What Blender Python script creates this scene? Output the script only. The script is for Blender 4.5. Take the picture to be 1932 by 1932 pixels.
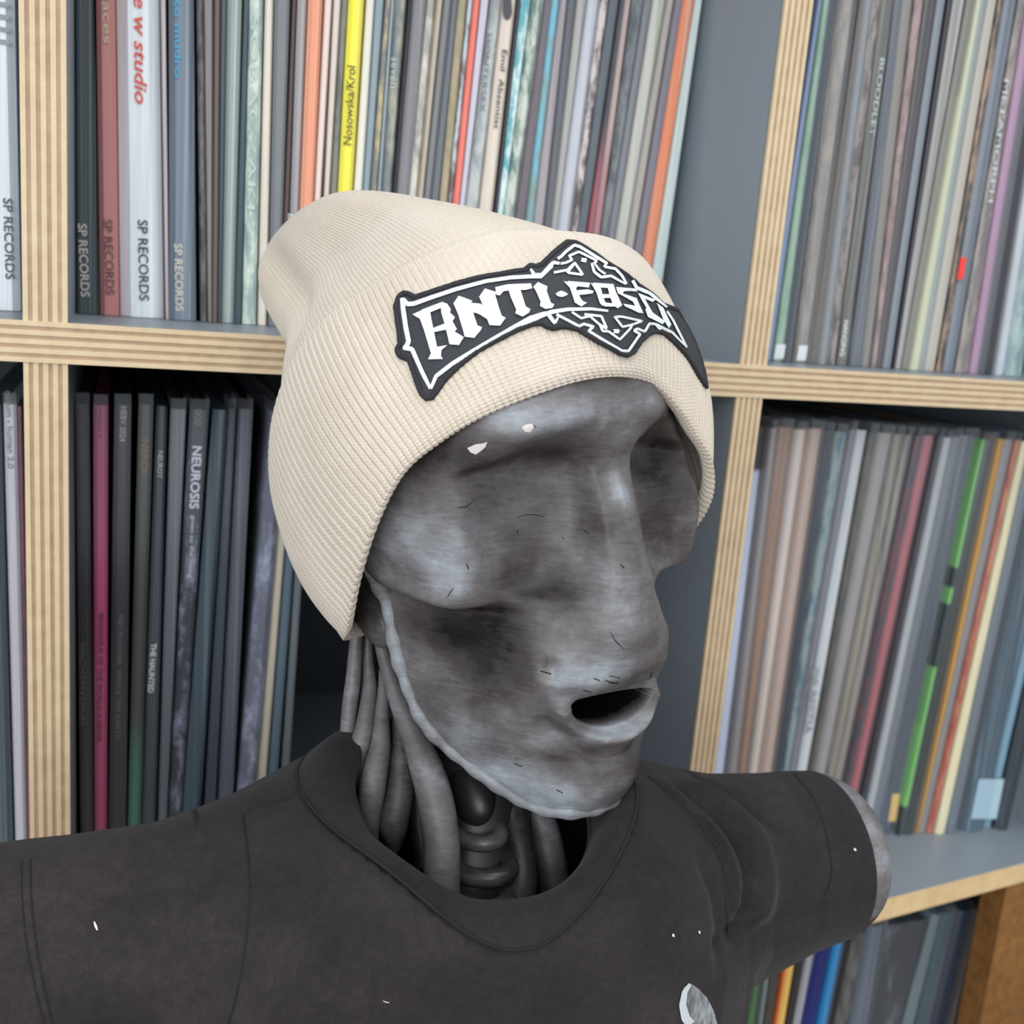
import bpy, bmesh, math, random
import numpy as np
from mathutils import Vector, Matrix
from mathutils.bvhtree import BVHTree
from mathutils.geometry import delaunay_2d_cdt, tessellate_polygon
random.seed(7); np.random.seed(7)
for o in list(bpy.data.objects): bpy.data.objects.remove(o)
S = bpy.context.scene
COL = S.collection

# ------------------------------------------------------------------ camera
F, CC = 2000.0, 966.0                       # focal length and centre for a 1932 px frame
def nrm(a): a = np.array(a, float); return a/np.linalg.norm(a)
_v = nrm([-787, 9604, 2000]); _h = np.array([5394, 25.5, 2000.0]); _h -= _v*(_h@_v); _h = nrm(_h); _n = np.cross(_h, _v)
R = np.stack([_h, _n, -_v], 1)              # world -> camera (x right, y down, z forward)
ZC, DIST = 1.40, 0.536                      # lens height, distance to the shelf front (y = 0)
CP = np.array([0, -DIST, ZC])
cam = bpy.data.cameras.new('camera'); camo = bpy.data.objects.new('camera', cam); COL.objects.link(camo)
cam.sensor_width = 36; cam.lens = 36*F/1932; cam.clip_start = 0.01
ax = [R.T@np.array(a, float) for a in ((1, 0, 0), (0, -1, 0), (0, 0, -1))]
M = Matrix.Identity(4)
for k in range(3):
    for r in range(3): M[r][k] = ax[k][r]
    M[k][3] = CP[k]
camo.matrix_world = M
cam.dof.use_dof = True; cam.dof.focus_distance = 0.40; cam.dof.aperture_fstop = 12.0
S.camera = camo
# ------------------------------------------------------------------ light
w = bpy.data.worlds.new('room_light'); S.world = w; w.use_nodes = True
w.node_tree.nodes['Background'].inputs[0].default_value = (0.90, 0.95, 1.0, 1)
w.node_tree.nodes['Background'].inputs[1].default_value = 0.95
def area(name, loc, tgt, size, energy, col):
    l = bpy.data.lights.new(name, 'AREA'); l.shape = 'RECTANGLE'; l.size, l.size_y = size; l.energy = energy; l.color = col
    o = bpy.data.objects.new(name, l); COL.objects.link(o); o.location = loc
    o.rotation_euler = (Vector(tgt)-Vector(loc)).to_track_quat('-Z', 'Y').to_euler(); return o
area('window_light', (-0.9, -1.9, 1.80), (0.2, -0.1, 1.20), (1.4, 1.3), 27, (0.92, 0.97, 1.0))
area('ceiling_lamp', (0.35, -0.75, 2.75), (0.25, -0.1, 1.3), (1.2, 0.7), 8, (1.0, 0.98, 0.94))
S.view_settings.view_transform = 'Standard'; S.view_settings.look = 'None'
S.view_settings.exposure = 0.10; S.view_settings.gamma = 1.0; S.view_settings.use_curve_mapping = False

# ------------------------------------------------------------------ helpers
def ray(px, py): return R.T@np.array([(px-CC)/F, (py-CC)/F, 1.0])
def P(px, py, Z): return CP+ray(px, py)*Z
def onplane(px, py, y): r = ray(px, py); return CP+r*((y+DIST)/r[1])
def onz(px, py, z): r = ray(px, py); return CP+r*((z-ZC)/r[2])
# head frame: X to its left, Y the way it faces, Z up (millimetres)
_t = math.radians(36); _tc = np.array([0, .2035, -.979]); _x = np.array([1., 0, 0])
HO = P(985, 1050, .45)
HX = nrm(R.T@(math.cos(_t)*_x-math.sin(_t)*_tc)); HY = nrm(R.T@(math.sin(_t)*_x+math.cos(_t)*_tc)); HZ = nrm(R.T@np.array([0, -.979, -.2035]))
def H(p):
    p = np.asarray(p, float)/1000.0
    return HO+p[..., 0:1]*HX+p[..., 1:2]*HY+p[..., 2:3]*HZ
def srgb(r, g, b):
    def f(c): c /= 255.0; return c/12.92 if c <= .04045 else ((c+.055)/1.055)**2.4
    return (f(r), f(g), f(b), 1)
def tag(o, label=None, cat=None, group=None, kind=None):
    for k, val in (('label', label), ('category', cat), ('group', group), ('kind', kind)):
        if val: o[k] = val
    return o
def empty(name, loc):
    o = bpy.data.objects.new(name, None); o.empty_display_size = .05; COL.objects.link(o); o.location = loc; return o
def adopt(o, parent):
    o.parent = parent; o.matrix_parent_inverse = Matrix.Translation(-Vector(world_loc(parent))); return o
def world_loc(o):
    v = Vector(o.location); return v
def link(name, me, mats, parent=None, smooth=True):
    o = bpy.data.objects.new(name, me); COL.objects.link(o)
    for m in (mats if isinstance(mats, (list, tuple)) else [mats]): me.materials.append(m)
    if smooth: me.polygons.foreach_set('use_smooth', [True]*len(me.polygons))
    if parent is not None: o.parent = parent; o.location = -OFF(parent)
    return o
def OFF(o):
    v = Vector((0, 0, 0))
    while o is not None: v += Vector(o.location); o = o.parent
    return v
def origin_to(o, loc):
    """move a top-level mesh's origin to loc without moving the mesh"""
    d = Vector(loc); o.data.transform(Matrix.Translation(-d)); o.location = d
def mesh(name, vs, fs):
    me = bpy.data.meshes.new(name); me.from_pydata([tuple(map(float, q)) for q in vs], [], fs); me.update(); return me
def grid_faces(nu, nv, wrap=False):
    i = np.arange(nu if wrap else nu-1); j = np.arange(nv-1); I, J = np.meshgrid(i, j, indexing='ij'); I2 = (I+1) % nu
    return np.stack([I*nv+J, I2*nv+J, I2*nv+J+1, I*nv+J+1], -1).reshape(-1, 4)
def np_mesh(name, V, Q):
    me = bpy.data.meshes.new(name); V = np.asarray(V, np.float32).reshape(-1, 3); Q = np.asarray(Q, np.int32)
    me.vertices.add(len(V)); me.vertices.foreach_set('co', V.ravel())
    me.loops.add(Q.size); me.loops.foreach_set('vertex_index', Q.ravel())
    me.polygons.add(len(Q)); me.polygons.foreach_set('loop_start', np.arange(0, Q.size, 4, dtype=np.int32))
    me.update(calc_edges=True); me.validate(); return me
def set_uv(me, UV):
    vi = np.empty(len(me.loops), np.int32); me.loops.foreach_get('vertex_index', vi)
    l = me.uv_layers.new(name='UVMap'); l.data.foreach_set('uv', UV.reshape(-1, 2)[vi].astype(np.float32).ravel())
def set_attr(me, name, vals):
    a = me.attributes.new(name, 'FLOAT', 'POINT'); a.data.foreach_set('value', np.asarray(vals, np.float32).ravel())
def pchip(x, y, xi):
    """shape-preserving cubic through (x, y) along axis 0"""
    x = np.asarray(x, float); y = np.asarray(y, float); xi = np.asarray(xi, float)
    sh = (-1,)+(1,)*(y.ndim-1); hh = np.diff(x).reshape(sh); d = np.diff(y, axis=0)/hh
    m = np.zeros_like(y); m[0] = d[0]; m[-1] = d[-1]
    a, b = d[:-1], d[1:]; h0, h1 = hh[:-1], hh[1:]; w1, w2 = 2*h1+h0, h1+2*h0
    with np.errstate(divide='ignore', invalid='ignore'): hm = (w1+w2)/(w1/a+w2/b)
    m[1:-1] = np.where(a*b > 0, hm, 0)
    k = np.clip(np.searchsorted(x, xi, 'right')-1, 0, len(x)-2); hk = (x[k+1]-x[k]).reshape(sh); s = ((xi-x[k])/(x[k+1]-x[k])).reshape(sh)
    return (2*s**3-3*s**2+1)*y[k]+(s**3-2*s**2+s)*hk*m[k]+(-2*s**3+3*s**2)*y[k+1]+(s**3-s**2)*hk*m[k+1]
def catmull(pts, n, closed=False):
    p = np.asarray(pts, float); m = len(p)
    t = np.linspace(0, m if closed else m-1, n, endpoint=not closed); k = np.floor(t).astype(int)
    if not closed: k = np.minimum(k, m-2)
    s = (t-k)[:, None]
    g = (lambda q: p[q % m]) if closed else (lambda q: np.where((q < 0)[:, None], 2*p[0]-p[1], np.where((q >= m)[:, None], 2*p[-1]-p[-2], p[np.clip(q, 0, m-1)])))
    a, b, c, d = g(k-1), g(k), g(k+1), g(k+2)
    return .5*((2*b)+(c-a)*s+(2*a-5*b+4*c-d)*s**2+(-a+3*b-3*c+d)*s**3)
def normals(G, wrap=False):
    du = (np.roll(G, -1, 0)-np.roll(G, 1, 0)) if wrap else np.gradient(G, axis=0)
    dv = np.gradient(G, axis=1); N = np.cross(du, dv); return N/(np.linalg.norm(N, axis=-1, keepdims=True)+1e-12)
def smooth_noise(p, scale, seed):
    """cheap smooth pseudo noise of points (sum of sines)"""
    rs = np.random.RandomState(seed); out = 0
    for k in range(6):
        d = rs.normal(size=3); d *= (.6+.9*rs.rand())/np.linalg.norm(d); out = out+np.sin((p@d)*scale+rs.rand()*6.28)
    return out/6
def tube(path, rad, n=10, flat=1.0, cap=True, N0=None):
    """vertices and quads of a swept tube, radius per point"""
    p = np.asarray(path, float); m = len(p); rad = np.broadcast_to(rad, (m,)); T = np.gradient(p, axis=0); T /= np.linalg.norm(T, axis=1, keepdims=True)+1e-12
    u = np.cross(T[0], N0 if N0 is not None else (0.3, 0.9, 0.1)); u /= np.linalg.norm(u); V = []
    for i in range(m):
        u = u-T[i]*(u@T[i]); u /= np.linalg.norm(u); q = np.cross(T[i], u)
        for k in range(n):
            a = 2*math.pi*k/n; V.append(p[i]+rad[i]*(math.cos(a)*u+flat*math.sin(a)*q))
    Fc = [(i*n+k, i*n+(k+1) % n, (i+1)*n+(k+1) % n, (i+1)*n+k) for i in range(m-1) for k in range(n)]
    if cap: Fc += [tuple(range(n))[::-1], tuple(range((m-1)*n, m*n))]
    return V, Fc
def join(parts):
    V, Fc = [], []
    for v, f in parts:
        o = len(V); V += list(v); Fc += [tuple(i+o for i in q) for q in f]
    return V, Fc
def ellipsoid(c, ax3, nu=28, nv=18):
    V, Fc = [], []
    for j in range(1, nv):
        for i in range(nu):
            a, b = 2*math.pi*i/nu, math.pi*j/nv
            V.append(np.array(c)+ax3[0]*math.sin(b)*math.cos(a)+ax3[1]*math.sin(b)*math.sin(a)+ax3[2]*math.cos(b))
    V += [np.array(c)+ax3[2], np.array(c)-ax3[2]]
    Fc = [(j*nu+i, j*nu+(i+1) % nu, (j+1)*nu+(i+1) % nu, (j+1)*nu+i) for j in range(nv-2) for i in range(nu)]
    Fc += [(len(V)-2, (i+1) % nu, i) for i in range(nu)]+[(len(V)-1, (nv-2)*nu+i, (nv-2)*nu+(i+1) % nu) for i in range(nu)]
    return V, Fc
def box(x0, x1, y0, y1, z0, z1):
    V = [(x, y, z) for z in (z0, z1) for y in (y0, y1) for x in (x0, x1)]
    return V, [(0, 2, 3, 1), (4, 5, 7, 6), (0, 1, 5, 4), (2, 6, 7, 3), (0, 4, 6, 2), (1, 3, 7, 5)]

# ------------------------------------------------------------------ materials
class NT:
    def __init__(s, name):
        s.m = bpy.data.materials.new(name); s.m.use_nodes = True; s.t = s.m.node_tree; s.b = s.t.nodes['Principled BSDF']
    def n(s, ty, **kw):
        q = s.t.nodes.new(ty)
        for k, val in kw.items(): setattr(q, k, val)
        return q
    def l(s, a, b): s.t.links.new(a, b)
    def set(s, **kw):
        for k, val in kw.items(): s.b.inputs[k.replace('_', ' ')].default_value = val
        return s
    def coords(s, which='Object', scale=(1, 1, 1)):
        tc = s.n('ShaderNodeTexCoord'); mp = s.n('ShaderNodeMapping'); mp.inputs['Scale'].default_value = scale; s.l(tc.outputs[which], mp.inputs[0]); return mp.outputs[0]
    def noise(s, vec, scale, detail=4, rough=.55):
        q = s.n('ShaderNodeTexNoise'); q.inputs['Scale'].default_value = scale; q.inputs['Detail'].default_value = detail; q.inputs['Roughness'].default_value = rough; s.l(vec, q.inputs['Vector']); return q.outputs['Fac']
    def ramp(s, fac, stops):
        q = s.n('ShaderNodeValToRGB'); e = q.color_ramp.elements
        while len(e) < len(stops): e.new(.5)
        for i, (p, c) in enumerate(stops): e[i].position = p; e[i].color = c
        s.l(fac, q.inputs[0]); return q.outputs[0]
    def math(s, op, a, b=None):
        q = s.n('ShaderNodeMath', operation=op)
        for i, x in enumerate((a, b)):
            if x is None: continue
            if isinstance(x, (int, float)): q.inputs[i].default_value = x
            else: s.l(x, q.inputs[i])
        return q.outputs[0]
    def bump(s, h, strength=.3, dist=.001):
        q = s.n('ShaderNodeBump'); q.inputs['Strength'].default_value = strength; q.inputs['Distance'].default_value = dist; s.l(h, q.inputs['Height']); s.l(q.outputs[0], s.b.inputs['Normal'])
    def attr(s, name): q = s.n('ShaderNodeAttribute'); q.attribute_name = name; return q.outputs['Fac']
def plain(name, col, rough=.6, **kw):
    k = NT(name); k.set(Base_Color=col, Roughness=rough, **kw); return k.m
def m_ply(name, a, b):
    k = NT(name); c = k.coords('Object', (30, 30, 30)); f = k.noise(c, 3.0, 6, .7); c2 = k.coords('Object', (4, 200, 4)); g = k.noise(c2, 2.0, 3)
    k.l(k.ramp(k.math('ADD', k.math('MULTIPLY', f, .7), k.math('MULTIPLY', g, .3)), [(.35, b), (.65, a)]), k.b.inputs['Base Color']); k.set(Roughness=.55); k.bump(f, .25, .0004); return k.m
M_PLY_L = m_ply('birch_ply_face_grain', srgb(214, 194, 160), srgb(200, 176, 142))
M_PLY_D = m_ply('birch_ply_end_grain', srgb(182, 154, 124), srgb(152, 124, 98))
M_LAM = plain('grey_laminate', srgb(138, 147, 156), .38)
M_BACK = plain('dark_back_panel', srgb(60, 66, 72), .6)
M_BROWN = m_ply('brown_wood', srgb(150, 104, 52), srgb(110, 72, 34))
M_PALE = m_ply('pale_edge_wood', srgb(224, 196, 150), srgb(206, 176, 130))
def m_floor():
    k = NT('floor_boards'); c = k.coords('Object', (2, 9, 1)); k.l(k.ramp(k.noise(c, 3), [(.3, srgb(110, 92, 74)), (.7, srgb(140, 120, 98))]), k.b.inputs['Base Color']); k.set(Roughness=.5); return k.m
def m_wall():
    k = NT('painted_wall'); c = k.coords('Object', (1, 1, 1)); k.set(Base_Color=srgb(214, 212, 206), Roughness=.85); k.bump(k.noise(c, 220, 3), .15, .001); return k.m
# ------------------------------------------------------------------ room and shelf
tag(link('floor', mesh('floor', *box(-5, 5, -5, .45, -.05, 0)), m_floor(), smooth=False), kind='structure')
tag(link('wall_back', mesh('wall_back', *box(-5, 5, .45, .55, 0, 3.2)), m_wall(), smooth=False), kind='structure')
TH = .0189
SHZ = [0.10, ZC-.0307-TH-.342-TH-.342-TH, ZC-.392, ZC-.0307, ZC-.0307+.342+TH]     # tops of the boards
VX = [(-.4015, -.3826), (-.0415, -.0226), (.338, .3555), (.698, .717)]
shelf = tag(empty('record_shelf', (.16, .18, 0)), 'large plywood record shelf with grey laminate faces and striped birch edges', 'shelf')
def board(name, x0, x1, y0, y1, z0, z1, edge, parent=shelf):
    """laminated board: grey core, front edge built from nine plies standing proud or recessed"""
    pr = [(*box(x0, x1, y0+.0025, y1, z0, z1), 0)]; n = 9
    for i in range(n):
        rec = .0000 if i % 2 == 0 else .0004; rec += random.uniform(-.00008, .00008)
        wgt = [1.25 if q % 2 == 0 else 1.0 for q in range(n)]; a = sum(wgt[:i])/sum(wgt); b = sum(wgt[:i+1])/sum(wgt); mi = 1 if i % 2 == 0 else 2
        if edge == 'h': bb = box(x0, x1, y0+rec, y0+.003, z0+(z1-z0)*a, z0+(z1-z0)*b)
        else: bb = box(x0+(x1-x0)*a, x0+(x1-x0)*b, y0+rec, y0+.003, z0, z1)
        pr.append((*bb, mi))
    V, Fc, mi = [], [], []
    for v, f, m_ in pr:
        o = len(V); V += v; Fc += [tuple(q+o for q in ff) for ff in f]; mi += [m_]*len(f)
    me = mesh(name, V, Fc); ob = link(name, me, [M_LAM, M_PLY_L, M_PLY_D], parent, smooth=False); me.polygons.foreach_set('material_index', mi); return ob
DEPTH = .42
for z in (SHZ[0], SHZ[1], SHZ[3], SHZ[4]): board('shelf_board', VX[0][0], VX[3][1], 0, DEPTH, z-TH, z, 'h')
spans = [(0, SHZ[0]-TH), (SHZ[0], SHZ[1]-TH), (SHZ[1], SHZ[3]-TH), (SHZ[3], SHZ[4]-TH), (SHZ[4], SHZ[4]+.342)]
for (x0, x1) in VX:
    for (z0, z1) in spans: board('divider', x0, x1, .0008, DEPTH, z0, z1, 'v')
board('shelf_board', VX[0][0], VX[3][1], 0, DEPTH, SHZ[4]+.342, SHZ[4]+.342+TH, 'h')
for (a, b) in ((VX[0][1], VX[1][0]), (VX[1][1], VX[2][0])): board('shelf_board', a, b, .004, DEPTH, SHZ[2]-TH, SHZ[2], 'h')
# the lower right board has a plain pale edge and sits a little askew in its bay
zz = SHZ[2]; xa, xb = VX[2][1]+.001, VX[3][0]-.001; ya, yb = -.0255, .0165
V = [(xa, ya, zz-.0165), (xb, yb, zz-.0165), (xb, DEPTH, zz-.0165), (xa, DEPTH, zz-.0165), (xa, ya, zz), (xb, yb, zz), (xb, DEPTH, zz), (xa, DEPTH, zz)]
me = mesh('shelf_board', V, [(0, 3, 2, 1), (4, 5, 6, 7), (0, 1, 5, 4), (1, 2, 6, 5), (2, 3, 7, 6), (3, 0, 4, 7)])
lb = link('shelf_board', me, [M_LAM, M_PALE], shelf, smooth=False); me.polygons[2].material_index = 1; lb['label'] = 'grey shelf board with plain pale wooden front edge'
pn = link('side_panel', mesh('side_panel', *box(.634, .690, .012, .034, SHZ[1]+.0005, zz-.017)), M_BROWN, shelf, smooth=False); pn['label'] = 'brown wooden side panel'
link('back_panel', mesh('back_panel', *box(VX[0][0], VX[3][1], DEPTH, DEPTH+.006, 0, SHZ[4]+.36)), M_BACK, shelf, smooth=False)

# ------------------------------------------------------------------ records
# every row: pixels of the spine's left and right edge at two heights of the photograph, colour, second colour, style, description
UM = (50, 355, [
 (128,178,133,183,(66,64,68),(84,128,132),'s','charcoal record with teal streak'),
 (182,218,186,222,(196,128,126),(150,88,88),'g','salmon pink record with pale lettering'),
 (220,303,224,308,(240,246,252),None,'p','thick white box set with red lettering'),
 (304,312,309,314,(200,190,192),None,'p','pinkish grey thin record'),
 (316,371,315,375,(112,124,138),(146,156,166),'s','slate record with cyan lettering'),
 (372,384,376,388,(66,62,64),(110,106,104),'m','black flecked thin record'),
 (385,403,389,401,(132,126,124),None,'p','mid grey thin record'),
 (404,416,402,413,(104,90,84),None,'p','brown thin record'),
 (417,425,414,418,(66,78,84),None,'p','dark teal sliver record'),
 (426,458,419,449,(140,156,158),(196,204,184),'s','pale teal grey record'),
 (459,466,450,461,(58,78,86),None,'p','petrol blue thin record'),
 (467,496,462,489,(150,168,164),(206,220,206),'m','mottled mint record'),
 (500,516,493,510,(226,216,202),None,'p','cream thin record beside mint one'),
 (518,549,512,537,(118,122,126),(214,222,224),'t','grey record with white upper half'),
 (550,557,538,547,(84,66,62),None,'p','dark brown thin record'),
 (558,578,549,566,(150,146,148),(190,186,188),'s','grey white streaked record'),
 (580,609,567,594,(232,150,116),(226,178,156),'s','orange and salmon record'),
 (611,625,595,607,(236,214,204),None,'p','cream pink record beside orange one'),
 (626,642,612,623,(222,210,200),None,'p','cream grey thin record'),
 (643,654,625,637,(128,128,118),(96,100,92),'m','grey green flecked record'),
 (656,687,639,667,(246,234,70),(232,222,124),'s','bright yellow record'),
 (690,704,670,684,(232,228,216),None,'p','ivory record beside yellow one'),
 (706,723,686,699,(140,158,166),None,'p','blue grey record'),
 (724,731,700,711,(124,124,124),(190,176,134),'m','grey record with ochre dots'),
 (732,741,712,719,(152,168,176),None,'p','light blue grey sliver record'),
 (742,766,720,741,(122,128,130),(168,168,150),'m','stone grey record with small lettering'),
 (767,773,742,747,(42,44,52),None,'p','black sliver record'),
 (774,800,748,773,(130,124,128),(160,152,152),'s','mauve grey record'),
 (803,817,774,788,(222,218,204),(170,166,160),'m','cream speckled record'),
 (818,831,789,800,(192,178,162),None,'p','tan thin record'),
 (832,847,801,815,(132,132,130),None,'p','pewter grey record'),
 (848,857,816,830,(108,112,120),None,'p','blue charcoal thin record'),
 (858,877,831,847,(178,160,134),(150,146,116),'m','tan and moss record'),
 (879,887,848,856,(110,104,108),(190,204,212),'m','dark record with pale flecks'),
 (888,901,857,870,(240,128,114),None,'p','coral red record'),
 (903,918,871,881,(204,198,212),None,'p','lavender record'),
 (920,944,882,911,(188,192,192),(150,156,158),'m','silver grey mottled record'),
 (946,971,912,938,(226,212,198),None,'p','cream record with dark lettering'),
 (972,976,939,943,(62,62,70),None,'p','charcoal sliver record'),
 (978,997,944,957,(214,232,230),(92,166,176),'m','white and turquoise patterned record'),
 (998,1021,958,979,(216,220,204),(94,128,112),'m','cream and green patterned record'),
 (1022,1034,981,998,(112,92,98),None,'p','purple brown record'),
 (1035,1050,999,1014,(136,164,154),(120,190,210),'m','sea green patterned record'),
 (1052,1064,1015,1033,(176,164,164),(150,138,138),'s','pinkish grey record'),
 (1065,1081,1034,1047,(92,92,100),None,'p','lead grey record'),
 (1083,1102,1048,1062,(186,180,170),(140,142,148),'s','cream grey streaked record'),
 (1104,1126,1064,1087,(206,206,212),(186,186,192),'s','white grey record'),
 (1128,1143,1088,1102,(92,84,86),(214,202,200),'m','black record with pink speckles'),
 (1145,1163,1103,1120,(98,106,114),None,'p','slate grey plain record'),
 (1164,1173,1121,1131,(52,44,52),(176,84,92),'b','black record with red foot'),
 (1174,1185,1132,1145,(186,166,160),(176,130,132),'b','pinkish tan record'),
 (1186,1209,1146,1162,(130,132,134),(70,76,80),'m','grey record with dark pattern'),
 (1210,1224,1163,1176,(130,132,140),None,'p','steel grey record'),
 (1226,1250,1178,1200,(212,206,194),(170,178,140),'s','cream record with green line'),
 (1252,1265,1201,1216,(186,176,168),None,'p','tan grey record'),
 (1266,1281,1217,1233,(138,132,142),None,'p','purple grey record'),
 (1283,1304,1235,1256,(232,140,102),(212,178,162),'s','burnt orange record near compartment end'),
 (1306,1332,1258,1282,(206,218,216),None,'p','mint white record ending the row')])
UR = (50, 640, [
 (1537,1542,1449,1462,(134,152,186),None,'p','blue thin record against divider'),
 (1543,1558,1464,1482,(158,186,160),(134,168,140),'m','pale green record'),
 (1559,1577,1484,1504,(70,76,84),(110,118,126),'s','dark slate record'),
 (1579,1613,1506,1531,(134,130,126),(164,152,140),'m','wide grey brown record'),
 (1615,1623,1533,1549,(110,96,82),(60,58,58),'s','black and tan record'),
 (1624,1640,1551,1565,(140,142,142),(222,222,218),'t','grey record with white flecked top'),
 (1643,1660,1567,1586,(146,138,134),(90,86,84),'m','mottled taupe record'),
 (1661,1683,1588,1607,(96,96,94),(140,138,136),'s','graphite record with white lettering'),
 (1684,1698,1609,1632,(86,90,98),(130,134,142),'s','dark steel record'),
 (1700,1720,1634,1648,(136,132,126),None,'p','warm grey record'),
 (1722,1739,1650,1661,(164,140,138),(120,108,108),'m','dusty pink record'),
 (1741,1763,1662,1675,(70,70,76),(98,88,84),'s','near black record'),
 (1764,1779,1676,1691,(124,132,140),None,'p','blue grey glossy record'),
 (1780,1792,1692,1697,(46,46,52),None,'p','jet black thin record'),
 (1794,1816,1698,1711,(140,138,136),(204,204,204),'s','grey record with white streak'),
 (1817,1828,1712,1722,(138,132,122),None,'p','olive grey record'),
 (1829,1841,1724,1744,(212,212,178),None,'p','pale yellow record'),
 (1842,1857,1745,1755,(140,148,148),None,'p','cool grey record beside yellow one'),
 (1858,1876,1756,1778,(180,174,164),None,'p','light warm grey record'),
 (1878,1889,1779,1791,(56,54,56),(150,120,96),'m','black record with red label'),
 (1890,1914,1792,1813,(98,106,118),(130,138,150),'s','storm blue record'),
 (1915,1930,1814,1840,(112,108,108),(150,140,134),'m','grey brown record with white lettering'),
 (1932,1950,1842,1856,(178,136,164),None,'p','pink lilac record'),
 (1951,1985,1858,1890,(48,48,58),None,'p','wide black record'),
 (1986,2000,1892,1905,(206,210,214),None,'p','white thin record near frame edge'),
 (2001,2040,1906,1945,(110,134,136),(150,172,170),'m','mottled teal record')])
UL = (50, 640, [(-34,28,-22,41,(226,230,234),None,'p','thick white record with grey lettering')])
LL = (760, 1400, [
 (-46,4,-22,20,(84,94,100),(60,72,78),'s','dark slate record at the frame edge'),
 (6,31,24,46,(204,198,202),None,'p','pinkish white record with grey lettering'),
 (32,41,47,56,(112,62,72),(80,60,70),'m','maroon thin record')])
LM = (760, 1440, [
 (140,169,150,175,(62,54,62),(96,84,82),'s','plum black record'),
 (176,204,178,202,(244,96,156),None,'p','magenta pink record'),
 (216,248,204,240,(46,42,48),None,'p','black record with white date lettering'),
 (262,290,243,269,(72,72,66),(70,140,116),'b','olive record with gold lettering and green foot'),
 (296,316,271,300,(76,80,88),None,'p','iron grey record with small white lettering'),
 (322,357,302,321,(92,98,106),(120,126,134),'s','smoky record in clear sleeve'),
 (359,402,323,350,(48,50,60),(160,160,184),'f','black record with large white lettering'),
 (404,431,352,389,(66,80,90),(96,106,116),'s','deep teal record'),
 (433,446,391,412,(54,62,76),None,'p','navy thin record'),
 (450,478,414,446,(88,88,100),(114,116,126),'s','grey violet record'),
 (512,544,452,488,(112,114,130),(186,192,216),'f','record in crinkled clear plastic'),
 (547,559,491,506,(216,202,178),None,'p','cream record in the dark row'),
 (561,577,508,527,(96,116,130),None,'p','dusty blue record'),
 (579,592,533,546,(104,118,124),(128,112,110),'s','grey blue record ending the row')])
LR = (870, 1400, [
 (1409,1413,1330,1349,(146,146,144),None,'p','grey clear sleeve record against divider'),
 (1414,1441,1350,1379,(198,206,228),(50,48,54),'k','lavender white record with black top'),
 (1443,1460,1381,1399,(162,154,152),None,'p','soft grey record'),
 (1462,1492,1400,1419,(158,124,104),(182,150,128),'s','rust tan record'),
 (1494,1517,1421,1440,(232,208,184),(204,210,228),'s','peach cream record'),
 (1518,1546,1441,1468,(200,176,164),(190,150,124),'s','pink tan record'),
 (1548,1566,1470,1482,(52,58,72),None,'p','navy record below shelf'),
 (1567,1592,1484,1499,(150,164,160),(92,118,136),'m','pale blue green patterned record'),
 (1594,1606,1500,1512,(140,136,144),None,'p','grey mauve record'),
 (1608,1629,1514,1536,(206,212,216),None,'p','bright white record with grey lettering'),
 (1631,1649,1538,1548,(100,94,78),(70,70,68),'m','dark olive record'),
 (1651,1677,1550,1573,(170,162,158),None,'p','wide warm grey record'),
 (1681,1698,1575,1588,(160,150,132),(120,114,104),'s','tan olive record'),
 (1701,1713,1590,1605,(166,154,144),(110,112,110),'s','beige thin record'),
 (1715,1736,1607,1623,(58,58,70),(106,56,64),'m','midnight record with maroon patch'),
 (1737,1757,1626,1641,(192,110,118),None,'p','rose red record'),
 (1758,1771,1643,1661,(38,42,48),None,'p','black record beside rose one'),
 (1773,1789,1663,1677,(190,190,192),None,'p','pale grey record'),
 (1790,1806,1678,1692,(122,128,134),None,'p','pewter record'),
 (1808,1836,1694,1723,(76,86,98),(104,104,112),'s','slate blue record with orange foot'),
 (1838,1851,1726,1739,(134,204,112),None,'g2','green record'),
 (1852,1874,1741,1763,(46,54,54),None,'p','black green record'),
 (1875,1887,1764,1770,(204,150,60),None,'p','amber orange thin record'),
 (1888,1906,1771,1786,(150,146,146),None,'p','ash grey record'),
 (1907,1917,1787,1800,(186,78,60),(210,130,90),'m','brick red record'),
 (1918,1936,1801,1823,(230,222,184),None,'p','butter cream record'),
 (1938,1958,1824,1843,(116,124,134),None,'p','grey record after cream one'),
 (1960,1968,1844,1851,(60,72,80),None,'p','dark thin record'),
 (1970,2012,1852,1894,(70,88,100),(120,150,164),'s','dark record in sleeve with barcode label'),
 (2013,2030,1895,1908,(128,166,186),None,'p','sky blue record'),
 (2032,2070,1910,1946,(40,46,54),None,'p','black record at frame edge')])
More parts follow.
